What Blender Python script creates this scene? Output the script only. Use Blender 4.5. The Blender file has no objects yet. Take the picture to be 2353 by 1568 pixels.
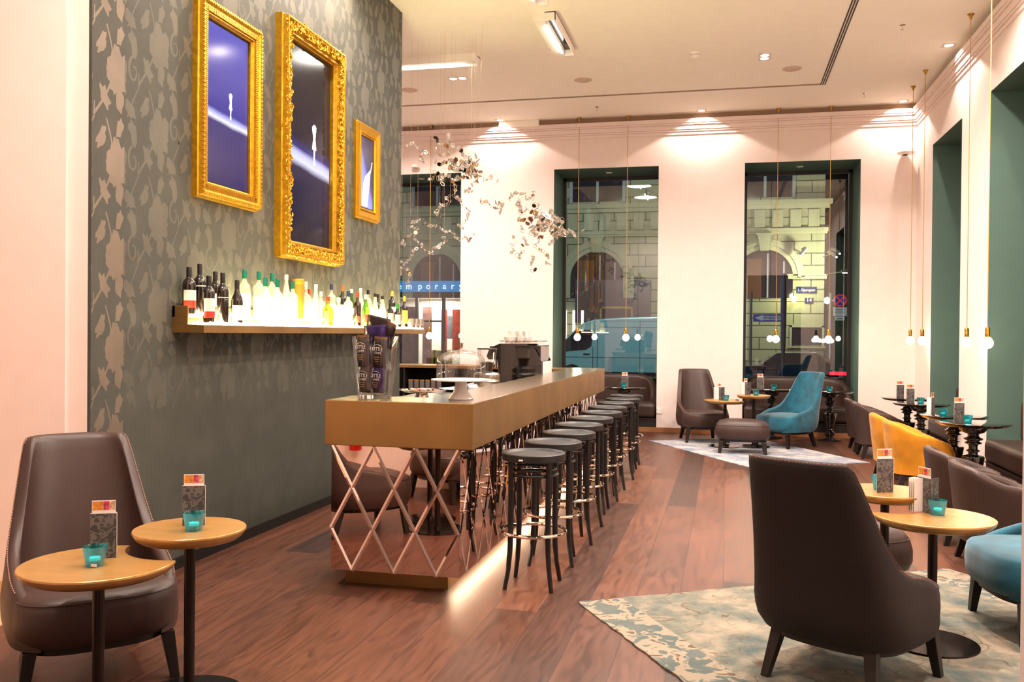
import bpy, math, random
from math import sin, cos, pi, radians as RAD
from mathutils import Vector, Matrix
S = bpy.context.scene
COL = S.collection
random.seed(7)

# ---------------------------------------------------------------- materials
def lin(c):
    c = c / 255.0
    return c / 12.92 if c <= 0.04045 else ((c + 0.055) / 1.055) ** 2.4
def rgb(r, g, b): return (lin(r), lin(g), lin(b), 1.0)
MC = {}
class NT:
    def __init__(s, name):
        s.m = bpy.data.materials.new(name); s.m.use_nodes = True
        s.t = s.m.node_tree; s.b = s.t.nodes['Principled BSDF']; s.out = s.t.nodes['Material Output']
    def n(s, ty, **kw):
        x = s.t.nodes.new(ty)
        for k, v in kw.items():
            if k in x.inputs.keys(): x.inputs[k].default_value = v
            else: setattr(x, k, v)
        return x
    def l(s, a, b): s.t.links.new(a, b)
    def coords(s, scale=(1, 1, 1), rot=(0, 0, 0), kind='Object'):
        tc = s.n('ShaderNodeTexCoord'); mp = s.n('ShaderNodeMapping')
        mp.inputs['Scale'].default_value = scale; mp.inputs['Rotation'].default_value = rot
        s.l(tc.outputs[kind], mp.inputs['Vector']); return mp.outputs['Vector']
    def ramp(s, fac, stops):
        r = s.n('ShaderNodeValToRGB'); e = r.color_ramp.elements
        while len(e) < len(stops): e.new(0.5)
        for i, (p, c) in enumerate(stops): e[i].position = p; e[i].color = c
        s.l(fac, r.inputs['Fac']); return r.outputs['Color']
    def bump(s, h, st=0.2, dist=0.01):
        b = s.n('ShaderNodeBump', Strength=st, Distance=dist); s.l(h, b.inputs['Height'])
        s.l(b.outputs['Normal'], s.b.inputs['Normal'])
def mat(name, col, rough=0.5, metal=0.0, var=0.12, scale=8.0, bump=0.0, bscale=60.0, emit=None, est=0.0, coat=0.0, sheen=0.0, spec=0.5, trans=0.0, ior=1.45, aniso=(1, 1, 1)):
    """procedural principled material: colour varied by noise, optional bump noise"""
    if name in MC: return MC[name]
    N = NT(name); b = N.b
    b.inputs['Roughness'].default_value = rough; b.inputs['Metallic'].default_value = metal
    b.inputs['Coat Weight'].default_value = coat; b.inputs['Sheen Weight'].default_value = sheen
    b.inputs['Specular IOR Level'].default_value = spec
    b.inputs['Transmission Weight'].default_value = trans; b.inputs['IOR'].default_value = ior
    v = N.coords(aniso)
    nz = N.n('ShaderNodeTexNoise', Scale=scale, Detail=4.0); N.l(v, nz.inputs['Vector'])
    d = tuple(max(0, x * (1 - var)) for x in col[:3]) + (1,); u = tuple(min(1, x * (1 + var)) for x in col[:3]) + (1,)
    c = N.ramp(nz.outputs['Fac'], [(0.3, d), (0.7, u)])
    N.l(c, b.inputs['Base Color'])
    if bump:
        n2 = N.n('ShaderNodeTexNoise', Scale=bscale, Detail=6.0); N.l(v, n2.inputs['Vector']); N.bump(n2.outputs['Fac'], bump, 0.004)
    if emit: b.inputs['Emission Color'].default_value = emit; b.inputs['Emission Strength'].default_value = est
    MC[name] = N.m; return N.m

M_wall = mat('warm white plaster', rgb(236, 218, 211), 0.75, var=0.02, bump=0.05, bscale=40)
M_ceil = mat('ceiling paint', rgb(252, 245, 232), 0.8, var=0.015)
M_teal = mat('sage teal reveal paint', rgb(86, 112, 102), 0.7, var=0.03)
M_frame = mat('black window frame', rgb(34, 28, 26), 0.45, var=0.1)
M_gap = mat('shadow gap paint', rgb(150, 122, 98), 0.8, var=0.04)
M_skirt = mat('dark skirting', rgb(22, 19, 17), 0.5)
M_wskirt = mat('oak skirting', rgb(150, 98, 60), 0.5, aniso=(1, 8, 8))
M_stone = mat('beige stone', rgb(214, 176, 130), 0.35, var=0.05, scale=5)
M_brass = mat('brushed brass', rgb(154, 118, 70), 0.42, 0.85, var=0.2, scale=2.2, bump=0.03, bscale=25)
M_brasst = mat('worn brass counter top', rgb(150, 134, 108), 0.2, 0.85, var=0.14, scale=4, bump=0.03, bscale=10)
M_mirror = mat('bronze mirror glass', rgb(226, 202, 190), 0.015, 1.0, var=0.0)
M_mirrorb = mat('bevelled mirror strip', rgb(238, 222, 212), 0.03, 1.0, var=0.0)
M_black = mat('black lacquered wood', rgb(15, 12, 11), 0.4, coat=0.15, var=0.1, aniso=(8, 8, 1))
M_seatb = mat('black stool seat', rgb(26, 22, 22), 0.42, var=0.08)
M_gloss = mat('glossy black lacquer', rgb(16, 12, 10), 0.08, coat=1.0, var=0.05)
M_glosst = mat('glossy black table top', rgb(18, 15, 13), 0.05, coat=1.0, var=0.05)
M_leath = mat('dark brown leather', rgb(58, 40, 35), 0.44, var=0.1, scale=5, bump=0.12, bscale=240)
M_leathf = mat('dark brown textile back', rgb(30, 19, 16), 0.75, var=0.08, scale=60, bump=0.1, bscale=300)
M_thread = mat('tan thread', rgb(128, 90, 74), 0.6)
M_velt = mat('teal velvet', rgb(8, 82, 102), 0.85, var=0.42, scale=8, sheen=0.3, bump=0.06, bscale=120)
M_vely = mat('yellow velvet', rgb(198, 130, 14), 0.8, var=0.34, scale=4, sheen=0.08, bump=0.06, bscale=120)
M_leg = mat('wenge leg', rgb(27, 19, 16), 0.4, var=0.12, aniso=(6, 6, 1))
M_tblt = mat('gold lacquer table top', rgb(176, 132, 74), 0.27, 0.35, var=0.07, scale=3, aniso=(1, 12, 1))
M_pole = mat('dark bronze pole', rgb(44, 34, 30), 0.3, 0.6)
M_base = mat('dark polished base', rgb(40, 34, 32), 0.16, 0.8)
M_chrome = mat('chrome', rgb(225, 215, 205), 0.06, 1.0, var=0.0)
M_steel = mat('brushed steel', rgb(185, 178, 170), 0.25, 1.0, var=0.05)
M_white = mat('white porcelain', rgb(236, 228, 222), 0.2, var=0.02)
M_gold = mat('antique gold leaf', rgb(196, 148, 34), 0.36, 0.8, var=0.22, scale=30, bump=0.25, bscale=120)
M_goldp = mat('polished gold', rgb(222, 172, 46), 0.27, 0.85, var=0.1, scale=20, bump=0.1, bscale=60)
M_brassp = mat('pendant brass', rgb(196, 150, 66), 0.25, 0.9, var=0.05)
M_cord = mat('gold cord', rgb(190, 150, 84), 0.5, 0.3)
M_paper = mat('white paper', rgb(240, 230, 224), 0.6, var=0.02)
M_asph = mat('asphalt', rgb(62, 62, 66), 0.6, var=0.2, scale=3, bump=0.2)
M_dark = mat('dark interior', rgb(24, 20, 20), 0.6)
M_choc = mat('coffee beans', rgb(46, 28, 18), 0.5, var=0.4, scale=150)

def emis(name, col, st):
    if name in MC: return MC[name]
    N = NT(name); N.b.inputs['Base Color'].default_value = col; N.b.inputs['Roughness'].default_value = 0.5
    N.b.inputs['Emission Color'].default_value = col; N.b.inputs['Emission Strength'].default_value = st
    MC[name] = N.m; return N.m
def glass(name, col, rough=0.0, ior=1.45):
    if name in MC: return MC[name]
    N = NT(name); N.t.nodes.remove(N.b)
    g = N.n('ShaderNodeBsdfGlass', Color=col, Roughness=rough, IOR=ior); N.l(g.outputs[0], N.out.inputs['Surface'])
    MC[name] = N.m; return N.m
def pane(name, tint=(1, 1, 1, 1), k=1.0, base=0.0, tl=None, tk=0.0, cap=0.38):
    """thin clear sheet: transparent with a fresnel mirror coat"""
    if name in MC: return MC[name]
    N = NT(name); N.t.nodes.remove(N.b)
    t = N.n('ShaderNodeBsdfTransparent', Color=tint); g = N.n('ShaderNodeBsdfGlossy', Roughness=0.01)
    f = N.n('ShaderNodeFresnel', IOR=1.5); m = N.n('ShaderNodeMath', operation='MULTIPLY_ADD'); m.inputs[1].default_value = k; m.inputs[2].default_value = base
    x = N.n('ShaderNodeMixShader'); N.l(f.outputs[0], m.inputs[0]); mn = N.n('ShaderNodeMath', operation='MINIMUM'); mn.inputs[1].default_value = cap; N.l(m.outputs[0], mn.inputs[0]); N.l(mn.outputs[0], x.inputs[0])
    if tl:
        u = N.n('ShaderNodeBsdfTranslucent', Color=tl); y = N.n('ShaderNodeMixShader'); y.inputs[0].default_value = tk; N.l(t.outputs[0], y.inputs[1]); N.l(u.outputs[0], y.inputs[2]); t = y
    N.l(t.outputs[0], x.inputs[1]); N.l(g.outputs[0], x.inputs[2]); N.l(x.outputs[0], N.out.inputs['Surface'])
    MC[name] = N.m; return N.m
M_pane = pane('window glass', (0.86, 0.9, 0.9, 1), 1.9, cap=0.9)
M_clear = pane('clear thin glass', (0.97, 0.97, 0.96, 1), 1.6, 0.015)
M_tglass = pane('teal thin glass', (0.05, 0.62, 0.70, 1), 1.4, 0.04, (0.0, 0.36, 0.42, 1), 0.45)
M_bclear = pane('bottle glass clear', (0.96, 0.97, 0.93, 1), 1.3, 0.03, (0.9, 0.88, 0.78, 1), 0.22)
M_bgreen = pane('bottle glass green', (0.35, 0.6, 0.08, 1), 1.5, 0.03)
M_bdark = mat('dark wine bottle glass', rgb(22, 14, 12), 0.08, coat=0.8)
M_crys = pane('cut crystal', (0.99, 0.98, 0.96, 1), 2.2, 0.28, (1, .98, .95, 1), .35, .75)
M_frost = mat('frosted bottle glass', rgb(236, 226, 214), 0.45, trans=0.6)

# floor planks (run along world Y)
def m_floor():
    N = NT('reddish oak planks')
    v = N.coords((1, 1, 1), (0, 0, pi / 2))
    bk = N.n('ShaderNodeTexBrick', offset=0.37, offset_frequency=2)
    bk.inputs['Scale'].default_value = 1.0
    for k, x in (('Brick Width', 2.3), ('Row Height', 0.235), ('Mortar Size', 0.0018), ('Mortar Smooth', 0.1), ('Bias', 0.0)): bk.inputs[k].default_value = x
    bk.inputs['Color1'].default_value = rgb(58, 33, 23); bk.inputs['Color2'].default_value = rgb(108, 65, 45); bk.inputs['Mortar'].default_value = rgb(46, 24, 16)
    N.l(v, bk.inputs['Vector'])
    v2 = N.coords((7, 0.9, 1)); g = N.n('ShaderNodeTexNoise', Scale=3.0, Detail=8.0, Distortion=1.6); N.l(v2, g.inputs['Vector'])
    gr = N.ramp(g.outputs['Fac'], [(0.28, (0.42, 0.36, 0.34, 1)), (0.5, (0.9, 0.88, 0.86, 1)), (0.75, (1.2, 1.16, 1.1, 1))])
    mx = N.n('ShaderNodeMix', data_type='RGBA', blend_type='MULTIPLY'); mx.inputs['Factor'].default_value = 0.95
    N.l(bk.outputs['Color'], mx.inputs['A']); N.l(gr, mx.inputs['B'])
    v3 = N.coords((1.2, 0.5, 1)); g3 = N.n('ShaderNodeTexNoise', Scale=1.1, Detail=3.0); N.l(v3, g3.inputs['Vector'])
    g3r = N.ramp(g3.outputs['Fac'], [(0.3, (0.62, 0.6, 0.6, 1)), (0.65, (1.1, 1.08, 1.06, 1))])
    mx2 = N.n('ShaderNodeMix', data_type='RGBA', blend_type='MULTIPLY'); mx2.inputs['Factor'].default_value = 0.8
    N.l(mx.outputs['Result'], mx2.inputs['A']); N.l(g3r, mx2.inputs['B']); N.l(mx2.outputs['Result'], N.b.inputs['Base Color'])
    rr = N.n('ShaderNodeMapRange'); rr.inputs['To Min'].default_value = 0.3; rr.inputs['To Max'].default_value = 0.5
    N.l(g.outputs['Fac'], rr.inputs['Value']); N.l(rr.outputs[0], N.b.inputs['Roughness'])
    N.bump(bk.outputs['Fac'], 0.25, -0.002)
    return N.m
M_floor = m_floor()

def m_rug(name, ca, cb, cc, cd, ang, border):
    """faded oriental rug: washed field, darker scrolls, bordered band (generated coords)"""
    N = NT(name)
    v = N.coords((1, 1, 1), kind='Object')
    n1 = N.n('ShaderNodeTexNoise', Scale=3.6, Detail=10.0, Roughness=0.65); N.l(v, n1.inputs['Vector'])
    c1 = N.ramp(n1.outputs['Fac'], [(0.38, ca), (0.5, cb), (0.62, cc)])
    # curling vine lines: thin contour of a distorted noise
    n2 = N.n('ShaderNodeTexNoise', Scale=3.4, Detail=1.0, Distortion=1.2); N.l(v, n2.inputs['Vector'])
    ln = N.ramp(n2.outputs['Fac'], [(0.485, (0, 0, 0, 1)), (0.498, (1, 1, 1, 1)), (0.503, (1, 1, 1, 1)), (0.516, (0, 0, 0, 1))])
    n3 = N.n('ShaderNodeTexNoise', Scale=9.0, Detail=5.0); N.l(v, n3.inputs['Vector'])
    k = N.ramp(n3.outputs['Fac'], [(0.4, (0, 0, 0, 1)), (0.62, (1, 1, 1, 1))])
    mm = N.n('ShaderNodeMath', operation='MULTIPLY'); N.l(ln, mm.inputs[0]); N.l(k, mm.inputs[1])
    mx = N.n('ShaderNodeMix', data_type='RGBA'); N.l(mm.outputs[0], mx.inputs['Factor']); N.l(c1, mx.inputs['A']); mx.inputs['B'].default_value = cd
    # border band: rectangles from object coords
    sp = N.n('ShaderNodeSeparateXYZ'); N.l(v, sp.inputs[0])
    ax = N.n('ShaderNodeMath', operation='ABSOLUTE'); N.l(sp.outputs['X'], ax.inputs[0])
    ay = N.n('ShaderNodeMath', operation='ABSOLUTE'); N.l(sp.outputs['Y'], ay.inputs[0])
    sx = N.n('ShaderNodeMath', operation='SUBTRACT'); N.l(ax.outputs[0], sx.inputs[0]); sx.inputs[1].default_value = border[0]
    sy = N.n('ShaderNodeMath', operation='SUBTRACT'); N.l(ay.outputs[0], sy.inputs[0]); sy.inputs[1].default_value = border[1]
    mxx = N.n('ShaderNodeMath', operation='MAXIMUM'); N.l(sx.outputs[0], mxx.inputs[0]); N.l(sy.outputs[0], mxx.inputs[1])
    bd = N.ramp(mxx.outputs[0], [(0.0, (0, 0, 0, 1)), (0.012, (1, 1, 1, 1))])
    vo = N.n('ShaderNodeTexNoise', Scale=11.0, Detail=4.0, Distortion=1.0); N.l(v, vo.inputs['Vector'])
    bc = N.ramp(vo.outputs['Fac'], [(0.46, ca), (0.5, cc), (0.62, cc), (0.66, cd)])
    m2 = N.n('ShaderNodeMath', operation='MULTIPLY'); N.l(bd, m2.inputs[0]); m2.inputs[1].default_value = 0.85
    mb = N.n('ShaderNodeMix', data_type='RGBA'); N.l(m2.outputs[0], mb.inputs['Factor']); N.l(mx.outputs['Result'], mb.inputs['A']); N.l(bc, mb.inputs['B'])
    N.l(mb.outputs['Result'], N.b.inputs['Base Color']); N.b.inputs['Roughness'].default_value = 0.95
    w = N.n('ShaderNodeTexNoise', Scale=160.0, Detail=2.0); N.l(v, w.inputs['Vector']); N.bump(w.outputs['Fac'], 0.5, 0.004)
    return N.m
M_rug1 = m_rug('washed green rug', rgb(72, 84, 82), rgb(106, 104, 92), rgb(142, 128, 110), rgb(80, 60, 40), 0, (0.98, 9.0))
M_rug2 = m_rug('washed blue rug', rgb(104, 116, 134), rgb(140, 140, 148), rgb(176, 168, 160), rgb(100, 104, 122), 0, (9.0, 9.0))

def m_menu():
    N = NT('swirl printed card'); v = N.coords((1, 1, 1))
    n2 = N.n('ShaderNodeTexNoise', Scale=20.0, Detail=0.3, Distortion=2.2); N.l(v, n2.inputs['Vector'])
    c = N.ramp(n2.outputs['Fac'], [(0.40, rgb(60, 56, 56)), (0.43, rgb(104, 98, 95)), (0.54, rgb(104, 98, 95)), (0.57, rgb(66, 62, 62))])
    N.l(c, N.b.inputs['Base Color']); N.b.inputs['Roughness'].default_value = 0.5; return N.m
M_menu = m_menu()
M_pic1 = mat('food photo orange', rgb(226, 140, 60), 0.5, var=0.45, scale=90)
M_pic2 = mat('food photo pink', rgb(206, 70, 96), 0.5, var=0.6, scale=80)
M_pic3 = mat('food photo cream', rgb(214, 176, 140), 0.5, var=0.5, scale=100)

# ---------------------------------------------------------------- geometry
class MB:
    def __init__(s): s.v = []; s.f = []; s.mi = []; s.cur = 0
    def add(s, vs, fs):
        o = len(s.v); s.v += [tuple(x) for x in vs]
        for f in fs: s.f.append([i + o for i in f]); s.mi.append(s.cur)
        return s
    def box(s, x0, x1, y0, y1, z0, z1):
        vs = [(x, y, z) for z in (z0, z1) for y in (y0, y1) for x in (x0, x1)]
        return s.add(vs, [(0, 2, 3, 1), (4, 5, 7, 6), (0, 1, 5, 4), (2, 6, 7, 3), (0, 4, 6, 2), (1, 3, 7, 5)])
    def obox(s, c, ux, uy, uz):
        """oriented box from centre and three half-axis vectors"""
        c = Vector(c); ux = Vector(ux); uy = Vector(uy); uz = Vector(uz)
        vs = [c + a * ux + b * uy + d * uz for d in (-1, 1) for b in (-1, 1) for a in (-1, 1)]
        return s.add(vs, [(0, 2, 3, 1), (4, 5, 7, 6), (0, 1, 5, 4), (2, 6, 7, 3), (0, 4, 6, 2), (1, 3, 7, 5)])
    def lathe(s, prof, n=24, c=(0, 0, 0), cap=True):
        """prof: list of (r, z) from bottom to top"""
        o = len(s.v); vs = []; fs = []
        for r, z in prof:
            for k in range(n): a = 2 * pi * k / n; vs.append((c[0] + r * cos(a), c[1] + r * sin(a), c[2] + z))
        for i in range(len(prof) - 1):
            for k in range(n): k2 = (k + 1) % n; fs.append((i * n + k, i * n + k2, (i + 1) * n + k2, (i + 1) * n + k))
        if cap:
            if prof[0][0] > 1e-5: fs.append(tuple(range(n))[::-1])
            if prof[-1][0] > 1e-5: b = (len(prof) - 1) * n; fs.append(tuple(range(b, b + n)))
        return s.add(vs, fs)
    def tube(s, pts, r, n=8, closed=False, cap=True):
        pts = [Vector(p) for p in pts]; m = len(pts); vs = []; fs = []
        rr = r if isinstance(r, (list, tuple)) else [r] * m
        up = None
        for i, p in enumerate(pts):
            if closed: d = pts[(i + 1) % m] - pts[i - 1]
            else: d = pts[min(i + 1, m - 1)] - pts[max(i - 1, 0)]
            d.normalize()
            if up is None: up = Vector((0, 0, 1)) if abs(d.z) < 0.9 else Vector((1, 0, 0))
            a = d.cross(up).normalized(); b = a.cross(d).normalized(); up = b
            for k in range(n): t = 2 * pi * k / n; vs.append(p + (a * cos(t) + b * sin(t)) * rr[i])
        for i in range(m if closed else m - 1):
            j = (i + 1) % m
            for k in range(n): k2 = (k + 1) % n; fs.append((i * n + k, i * n + k2, j * n + k2, j * n + k))
        if cap and not closed: fs.append(tuple(range(n))[::-1]); fs.append(tuple(range((m - 1) * n, m * n)))
        return s.add(vs, fs)
    def ring(s, c, R, r, n=32, m=8): return s.tube([(c[0] + R * cos(2 * pi * k / n), c[1] + R * sin(2 * pi * k / n), c[2]) for k in range(n)], r, m, closed=True)
    def prism(s, poly, z0, z1, axis='z'):
        """poly 2-D outline extruded along axis"""
        n = len(poly)
        f = {'z': lambda a, b, c: (a, b, c), 'y': lambda a, b, c: (a, c, b), 'x': lambda a, b, c: (c, a, b)}[axis]
        vs = [f(a, b, z0) for a, b in poly] + [f(a, b, z1) for a, b in poly]
        fs = [tuple(range(n))[::-1], tuple(range(n, 2 * n))] + [(i, (i + 1) % n, n + (i + 1) % n, n + i) for i in range(n)]
        return s.add(vs, fs)
    def grid(s, rows, closed=False):
        """rows: equal-length lists of points"""
        m = len(rows[0]); vs = [p for r in rows for p in r]; fs = []
        for i in range(len(rows) - 1):
            for k in range(m if closed else m - 1): k2 = (k + 1) % m; fs.append((i * m + k, i * m + k2, (i + 1) * m + k2, (i + 1) * m + k))
        return s.add(vs, fs)
    def quad(s, a, b, c, d): return s.add([a, b, c, d], [(0, 1, 2, 3)])
    def build(s, name, mats, parent=None, loc=(0, 0, 0), rz=0.0, smooth=0.6, bevel=0.0, seg=2, subs=0, fix=True):
        me = bpy.data.meshes.new(name); me.from_pydata([tuple(v) for v in s.v], [], s.f)
        if not isinstance(mats, (list, tuple)): mats = [mats]
        for m in mats: me.materials.append(m)
        if len(mats) > 1: me.polygons.foreach_set('material_index', s.mi)
        if fix:
            import bmesh
            b = bmesh.new(); b.from_mesh(me); bmesh.ops.recalc_face_normals(b, faces=b.faces); b.to_mesh(me); b.free()
        if smooth: me.polygons.foreach_set('use_smooth', [True] * len(me.polygons)); me.set_sharp_from_angle(angle=smooth)
        me.update()
        o = bpy.data.objects.new(name, me); COL.objects.link(o); o.location = loc; o.rotation_euler = (0, 0, rz)
        if parent: o.parent = parent
        if bevel:
            md = o.modifiers.new('bevel', 'BEVEL'); md.width = bevel; md.segments = seg; md.limit_method = 'ANGLE'; md.angle_limit = 0.7
        if subs: md = o.modifiers.new('sub', 'SUBSURF'); md.levels = subs; md.render_levels = subs
        return o
def tag(o, label, cat, group=None):
    o['label'] = label; o['category'] = cat
    if group: o['group'] = group
    return o
def thing(name, label, cat, loc=(0, 0, 0), rz=0.0, group=None):
    o = bpy.data.objects.new(name, None); COL.objects.link(o); o.empty_display_size = 0.1
    o.location = loc; o.rotation_euler = (0, 0, rz); return tag(o, label, cat, group)
def struct(o): o['kind'] = 'structure'; return o
def dup(root, loc, rz=0.0, label=None, cat=None, group=None):
    kids = {}
    for q in COL.objects:
        if q.parent: kids.setdefault(q.parent.name, []).append(q)
    def cp(o, par):
        c = o.copy(); COL.objects.link(c)
        if par: c.parent = par
        for k in kids.get(o.name, []): cp(k, c)
        return c
    r = cp(root, None); r.location = loc; r.rotation_euler = (0, 0, rz)
    if label: r['label'] = label
    if cat: r['category'] = cat
    if group: r['group'] = group
    return r
def text_mesh(name, body, size, material, parent, loc, rot, ext=0.001, align='CENTER', sx=1.0):
    cu = bpy.data.curves.new(name, 'FONT'); cu.body = body; cu.size = size; cu.extrude = ext; cu.align_x = align; cu.align_y = 'CENTER'
    t = bpy.data.objects.new(name + '_tmp', cu); COL.objects.link(t)
    bpy.context.view_layer.update(); dg = bpy.context.evaluated_depsgraph_get()
    me = bpy.data.meshes.new_from_object(t.evaluated_get(dg)); bpy.data.objects.remove(t)
    me.materials.clear(); me.materials.append(material)
    o = bpy.data.objects.new(name, me); COL.objects.link(o); o.location = loc; o.rotation_euler = rot; o.scale = (sx, 1, 1)
    if parent: o.parent = parent
    return o

# ---------------------------------------------------------------- camera (solved from the room's vanishing points)
cam = bpy.data.cameras.new('camera'); co = bpy.data.objects.new('camera', cam); COL.objects.link(co)
cx_, cy_, F_ = 1176.5, 784.0, 2076.0
vy = Vector((1668 - cx_, -(771 - cy_), -F_)).normalized()
vx = -Vector((-7600 - cx_, -(690 - cy_), -F_)); vx = (vx - vx.dot(vy) * vy).normalized()
vz = vx.cross(vy)
co.matrix_world = Matrix.Translation((0, 0, 1.45)) @ Matrix((vx, vy, vz)).to_4x4()
cam.sensor_width = 36.0; cam.lens = 36.0 * F_ / 2353.0; cam.clip_start = 0.05; cam.clip_end = 400
S.camera = co
# ================================================================ the room
ZC = 4.70; YF = 13.55; XR = 2.57; XL = -3.235
struct(MB().box(-6.2, 3.6, -3.2, 14.45, -0.12, 0.0).build('floor', M_floor, smooth=0))
struct(MB().box(-6.2, 3.6, -3.2, 14.6, ZC, ZC + 0.15).build('ceiling', M_ceil, smooth=0))
# far wall: piers and lintels, teal reveals inside
W = [(-5.62, -4.043), (-2.571, -0.993), (0.242, 1.828)]; ZT = 3.955; ZB = 0.06; YG = 14.40
m = MB(); xs = [-6.2] + [x for w in W for x in w] + [XR + 0.9]
for i in range(0, len(xs), 2): m.box(xs[i], xs[i + 1], YF, YG + 0.1, 0, 4.62)
for a, b in W: m.box(a, b, YF, YG + 0.1, ZT, 4.62); m.box(a, b, YF, YG + 0.1, 0, ZB)
struct(m.build('wall_far', M_wall, smooth=0))
def reveal_y(a, b, nm, n):
    m = MB(); t = 0.004
    m.box(a, a + t, YF + .001, YG, ZB, ZT).box(b - t, b, YF + .001, YG, ZB, ZT).box(a, b, YF + .001, YG, ZT - t, ZT)
    r = struct(m.build('window_%d' % n, M_teal, smooth=0))
    f = MB(); w = 0.055
    f.box(a, a + w, YG - .05, YG + .02, ZB, ZT).box(b - w, b, YG - .05, YG + .02, ZB, ZT).box(a, b, YG - .05, YG + .02, ZT - w, ZT).box(a, b, YG - .05, YG + .02, ZB, ZB + .35)
    f.build('window_frame', M_frame, r, smooth=0, bevel=.006)
    MB().box(a + w, b - w, YG - .018, YG - .016, ZB + .35, ZT - w).build('glass_pane', M_pane, r, smooth=0)
    s = MB().lathe([(.001, 0), (.045, 0), (.05, .004), (.05, .01), (.001, .01)], 24); s.build('smoke_sensor', M_white, r, ((a + b) / 2, YF + .4, ZT - .014), smooth=.5)
    s2 = MB().lathe([(.008, -.03), (.012, -.028), (.005, -.005), (.02, 0)], 12); s2.build('sprinkler_head', M_chrome, r, ((a + b) / 2, YF + .62, ZT - .006))
for n, (a, b) in enumerate(W): reveal_y(a, b, '', n + 1)
# right wall with deep niches
NI = [(11.11, 12.59), (8.50, 9.98), (5.70, 7.18)]; ZTR = 3.93
m = MB(); ys = [13.6, 12.59, 11.11, 9.98, 8.50, 7.18, 5.70, 1.4]
for i in range(0, 8, 2): m.box(XR, XR + .95, ys[i + 1], ys[i], 0, 4.62)
for a, b in NI: m.box(XR, XR + .95, a, b, ZTR, 4.62); m.box(XR, XR + .95, a, b, 0, ZB)
struct(m.build('wall_right', M_wall, smooth=0))
for n, (a, b) in enumerate(NI):
    m = MB(); t = .004; X2 = XR + .85
    m.box(XR + .001, X2, a, a + t, ZB, ZTR).box(XR + .001, X2, b - t, b, ZB, ZTR).box(XR + .001, X2, a, b, ZTR - t, ZTR)
    r = struct(m.build('window_%d' % (n + 4), M_teal, smooth=0)); f = MB(); w = .055
    f.box(X2 - .05, X2 + .02, a, a + w, ZB, ZTR).box(X2 - .05, X2 + .02, b - w, b, ZB, ZTR).box(X2 - .05, X2 + .02, a, b, ZTR - w, ZTR).box(X2 - .05, X2 + .02, a, b, ZB, ZB + .35)
    f.build('window_frame', M_frame, r, smooth=0, bevel=.006)
    MB().box(X2 - .018, X2 - .016, a + w, b - w, ZB + .35, ZTR - w).build('glass_pane', M_pane, r, smooth=0)
# cornice: stepped moulding below a shadow gap
steps = [(.018, 4.40, 4.445), (.036, 4.445, 4.47), (.05, 4.47, 4.535), (.075, 4.535, 4.56), (.09, 4.56, 4.62)]
m = MB()
for d, z0, z1 in steps: m.box(-6.1, XR, YF - d, YF + .01, z0, z1)
struct(m.build('trim_1', M_wall, smooth=0, bevel=.006))
m = MB()
for d, z0, z1 in steps: m.box(XR - d, XR + .01, 1.6, YF - d, z0, z1)
struct(m.build('trim_2', M_wall, smooth=0, bevel=.006))
struct(MB().box(-6.1, XR + .02, YF - .015, YF + .02, 4.62, ZC).build('trim_3', M_gap, smooth=0))
struct(MB().box(XR - .004, XR + .02, 1.6, YF, 4.62, ZC).build('trim_4', M_gap, smooth=0))
struct(MB().box(-3.42, -2.80, YF - .10, YF, 4.60, ZC).build('trim_5', M_ceil, smooth=0))
# air slots in the ceiling
m = MB()
for k in range(3): m.box(1.150 + .026 * k, 1.164 + .026 * k, 1.6, 12.29, ZC - .004, ZC + .01)
struct(m.build('trim_6', M_frame, smooth=0))
m = MB()
for k in range(3): m.box(-6.1, 1.16, 12.235 + .024 * k, 12.245 + .024 * k, ZC - .003, ZC + .01)
struct(m.build('trim_7', M_gap, smooth=0))
struct(MB().box(-6.1, XR, YF - .016, YF, 0.0, 0.075).build('baseboard_far', M_wskirt, smooth=0, bevel=.003))
struct(MB().box(XR - .016, XR, 1.6, YF - .016, 0.0, 0.075).build('baseboard_right', M_wskirt, smooth=0, bevel=.003))
# white return wall left, arched relief added to give its light-and-shade edge
m = MB().box(-6.2, -3.241, 4.075, 4.25, 0, ZC)
arch = [(-5.6, 0.0), (-3.35, 0.0), (-3.35, 3.05)] + [(-3.95 + .6 * cos(t), 3.05 + .9 * sin(t)) for t in [pi / 2 * k / 12 for k in range(1, 13)]] + [(-5.6, 3.95)]
m.prism(arch, 4.045, 4.076, 'y')
struct(m.build('wall_left_return', M_wall, smooth=0))
struct(MB().box(-6.2, -3.35, 4.03, 4.046, 0, .115).box(-3.35, -3.241, 4.06, 4.076, 0, .115).build('baseboard_left', M_stone, smooth=0, bevel=.003))
struct(MB().box(-6.2, -3.43, 1.6, 4.07, 0.0, 0.004).build('floor_stone_border', M_stone, smooth=0))
# entrance wall behind the camera's doorway, lobby behind it
struct(MB().box(-6.2, -1.55, 1.35, 1.5, 0, ZC).build('wall_entrance_left', M_wall, smooth=0))
struct(MB().box(.466, .60, 1.45, 1.6, 0, ZC).box(2.1, 2.6, 1.45, 1.6, 0, ZC).build('wall_entrance_right', M_wall, smooth=0))
struct(MB().box(-1.55, .466, 1.45, 1.6, 3.2, ZC).box(.60, 2.1, 1.45, 1.6, 3.2, ZC).build('wall_entrance_lintel', M_wall, smooth=0))
struct(MB().box(-6.2, 3.6, -3.2, -3.1, 0, ZC).box(-6.3, -6.2, -3.2, 14.5, 0, ZC).box(3.5, 3.6, -3.2, 1.6, 0, ZC).build('wall_back', M_wall, smooth=0))

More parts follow.
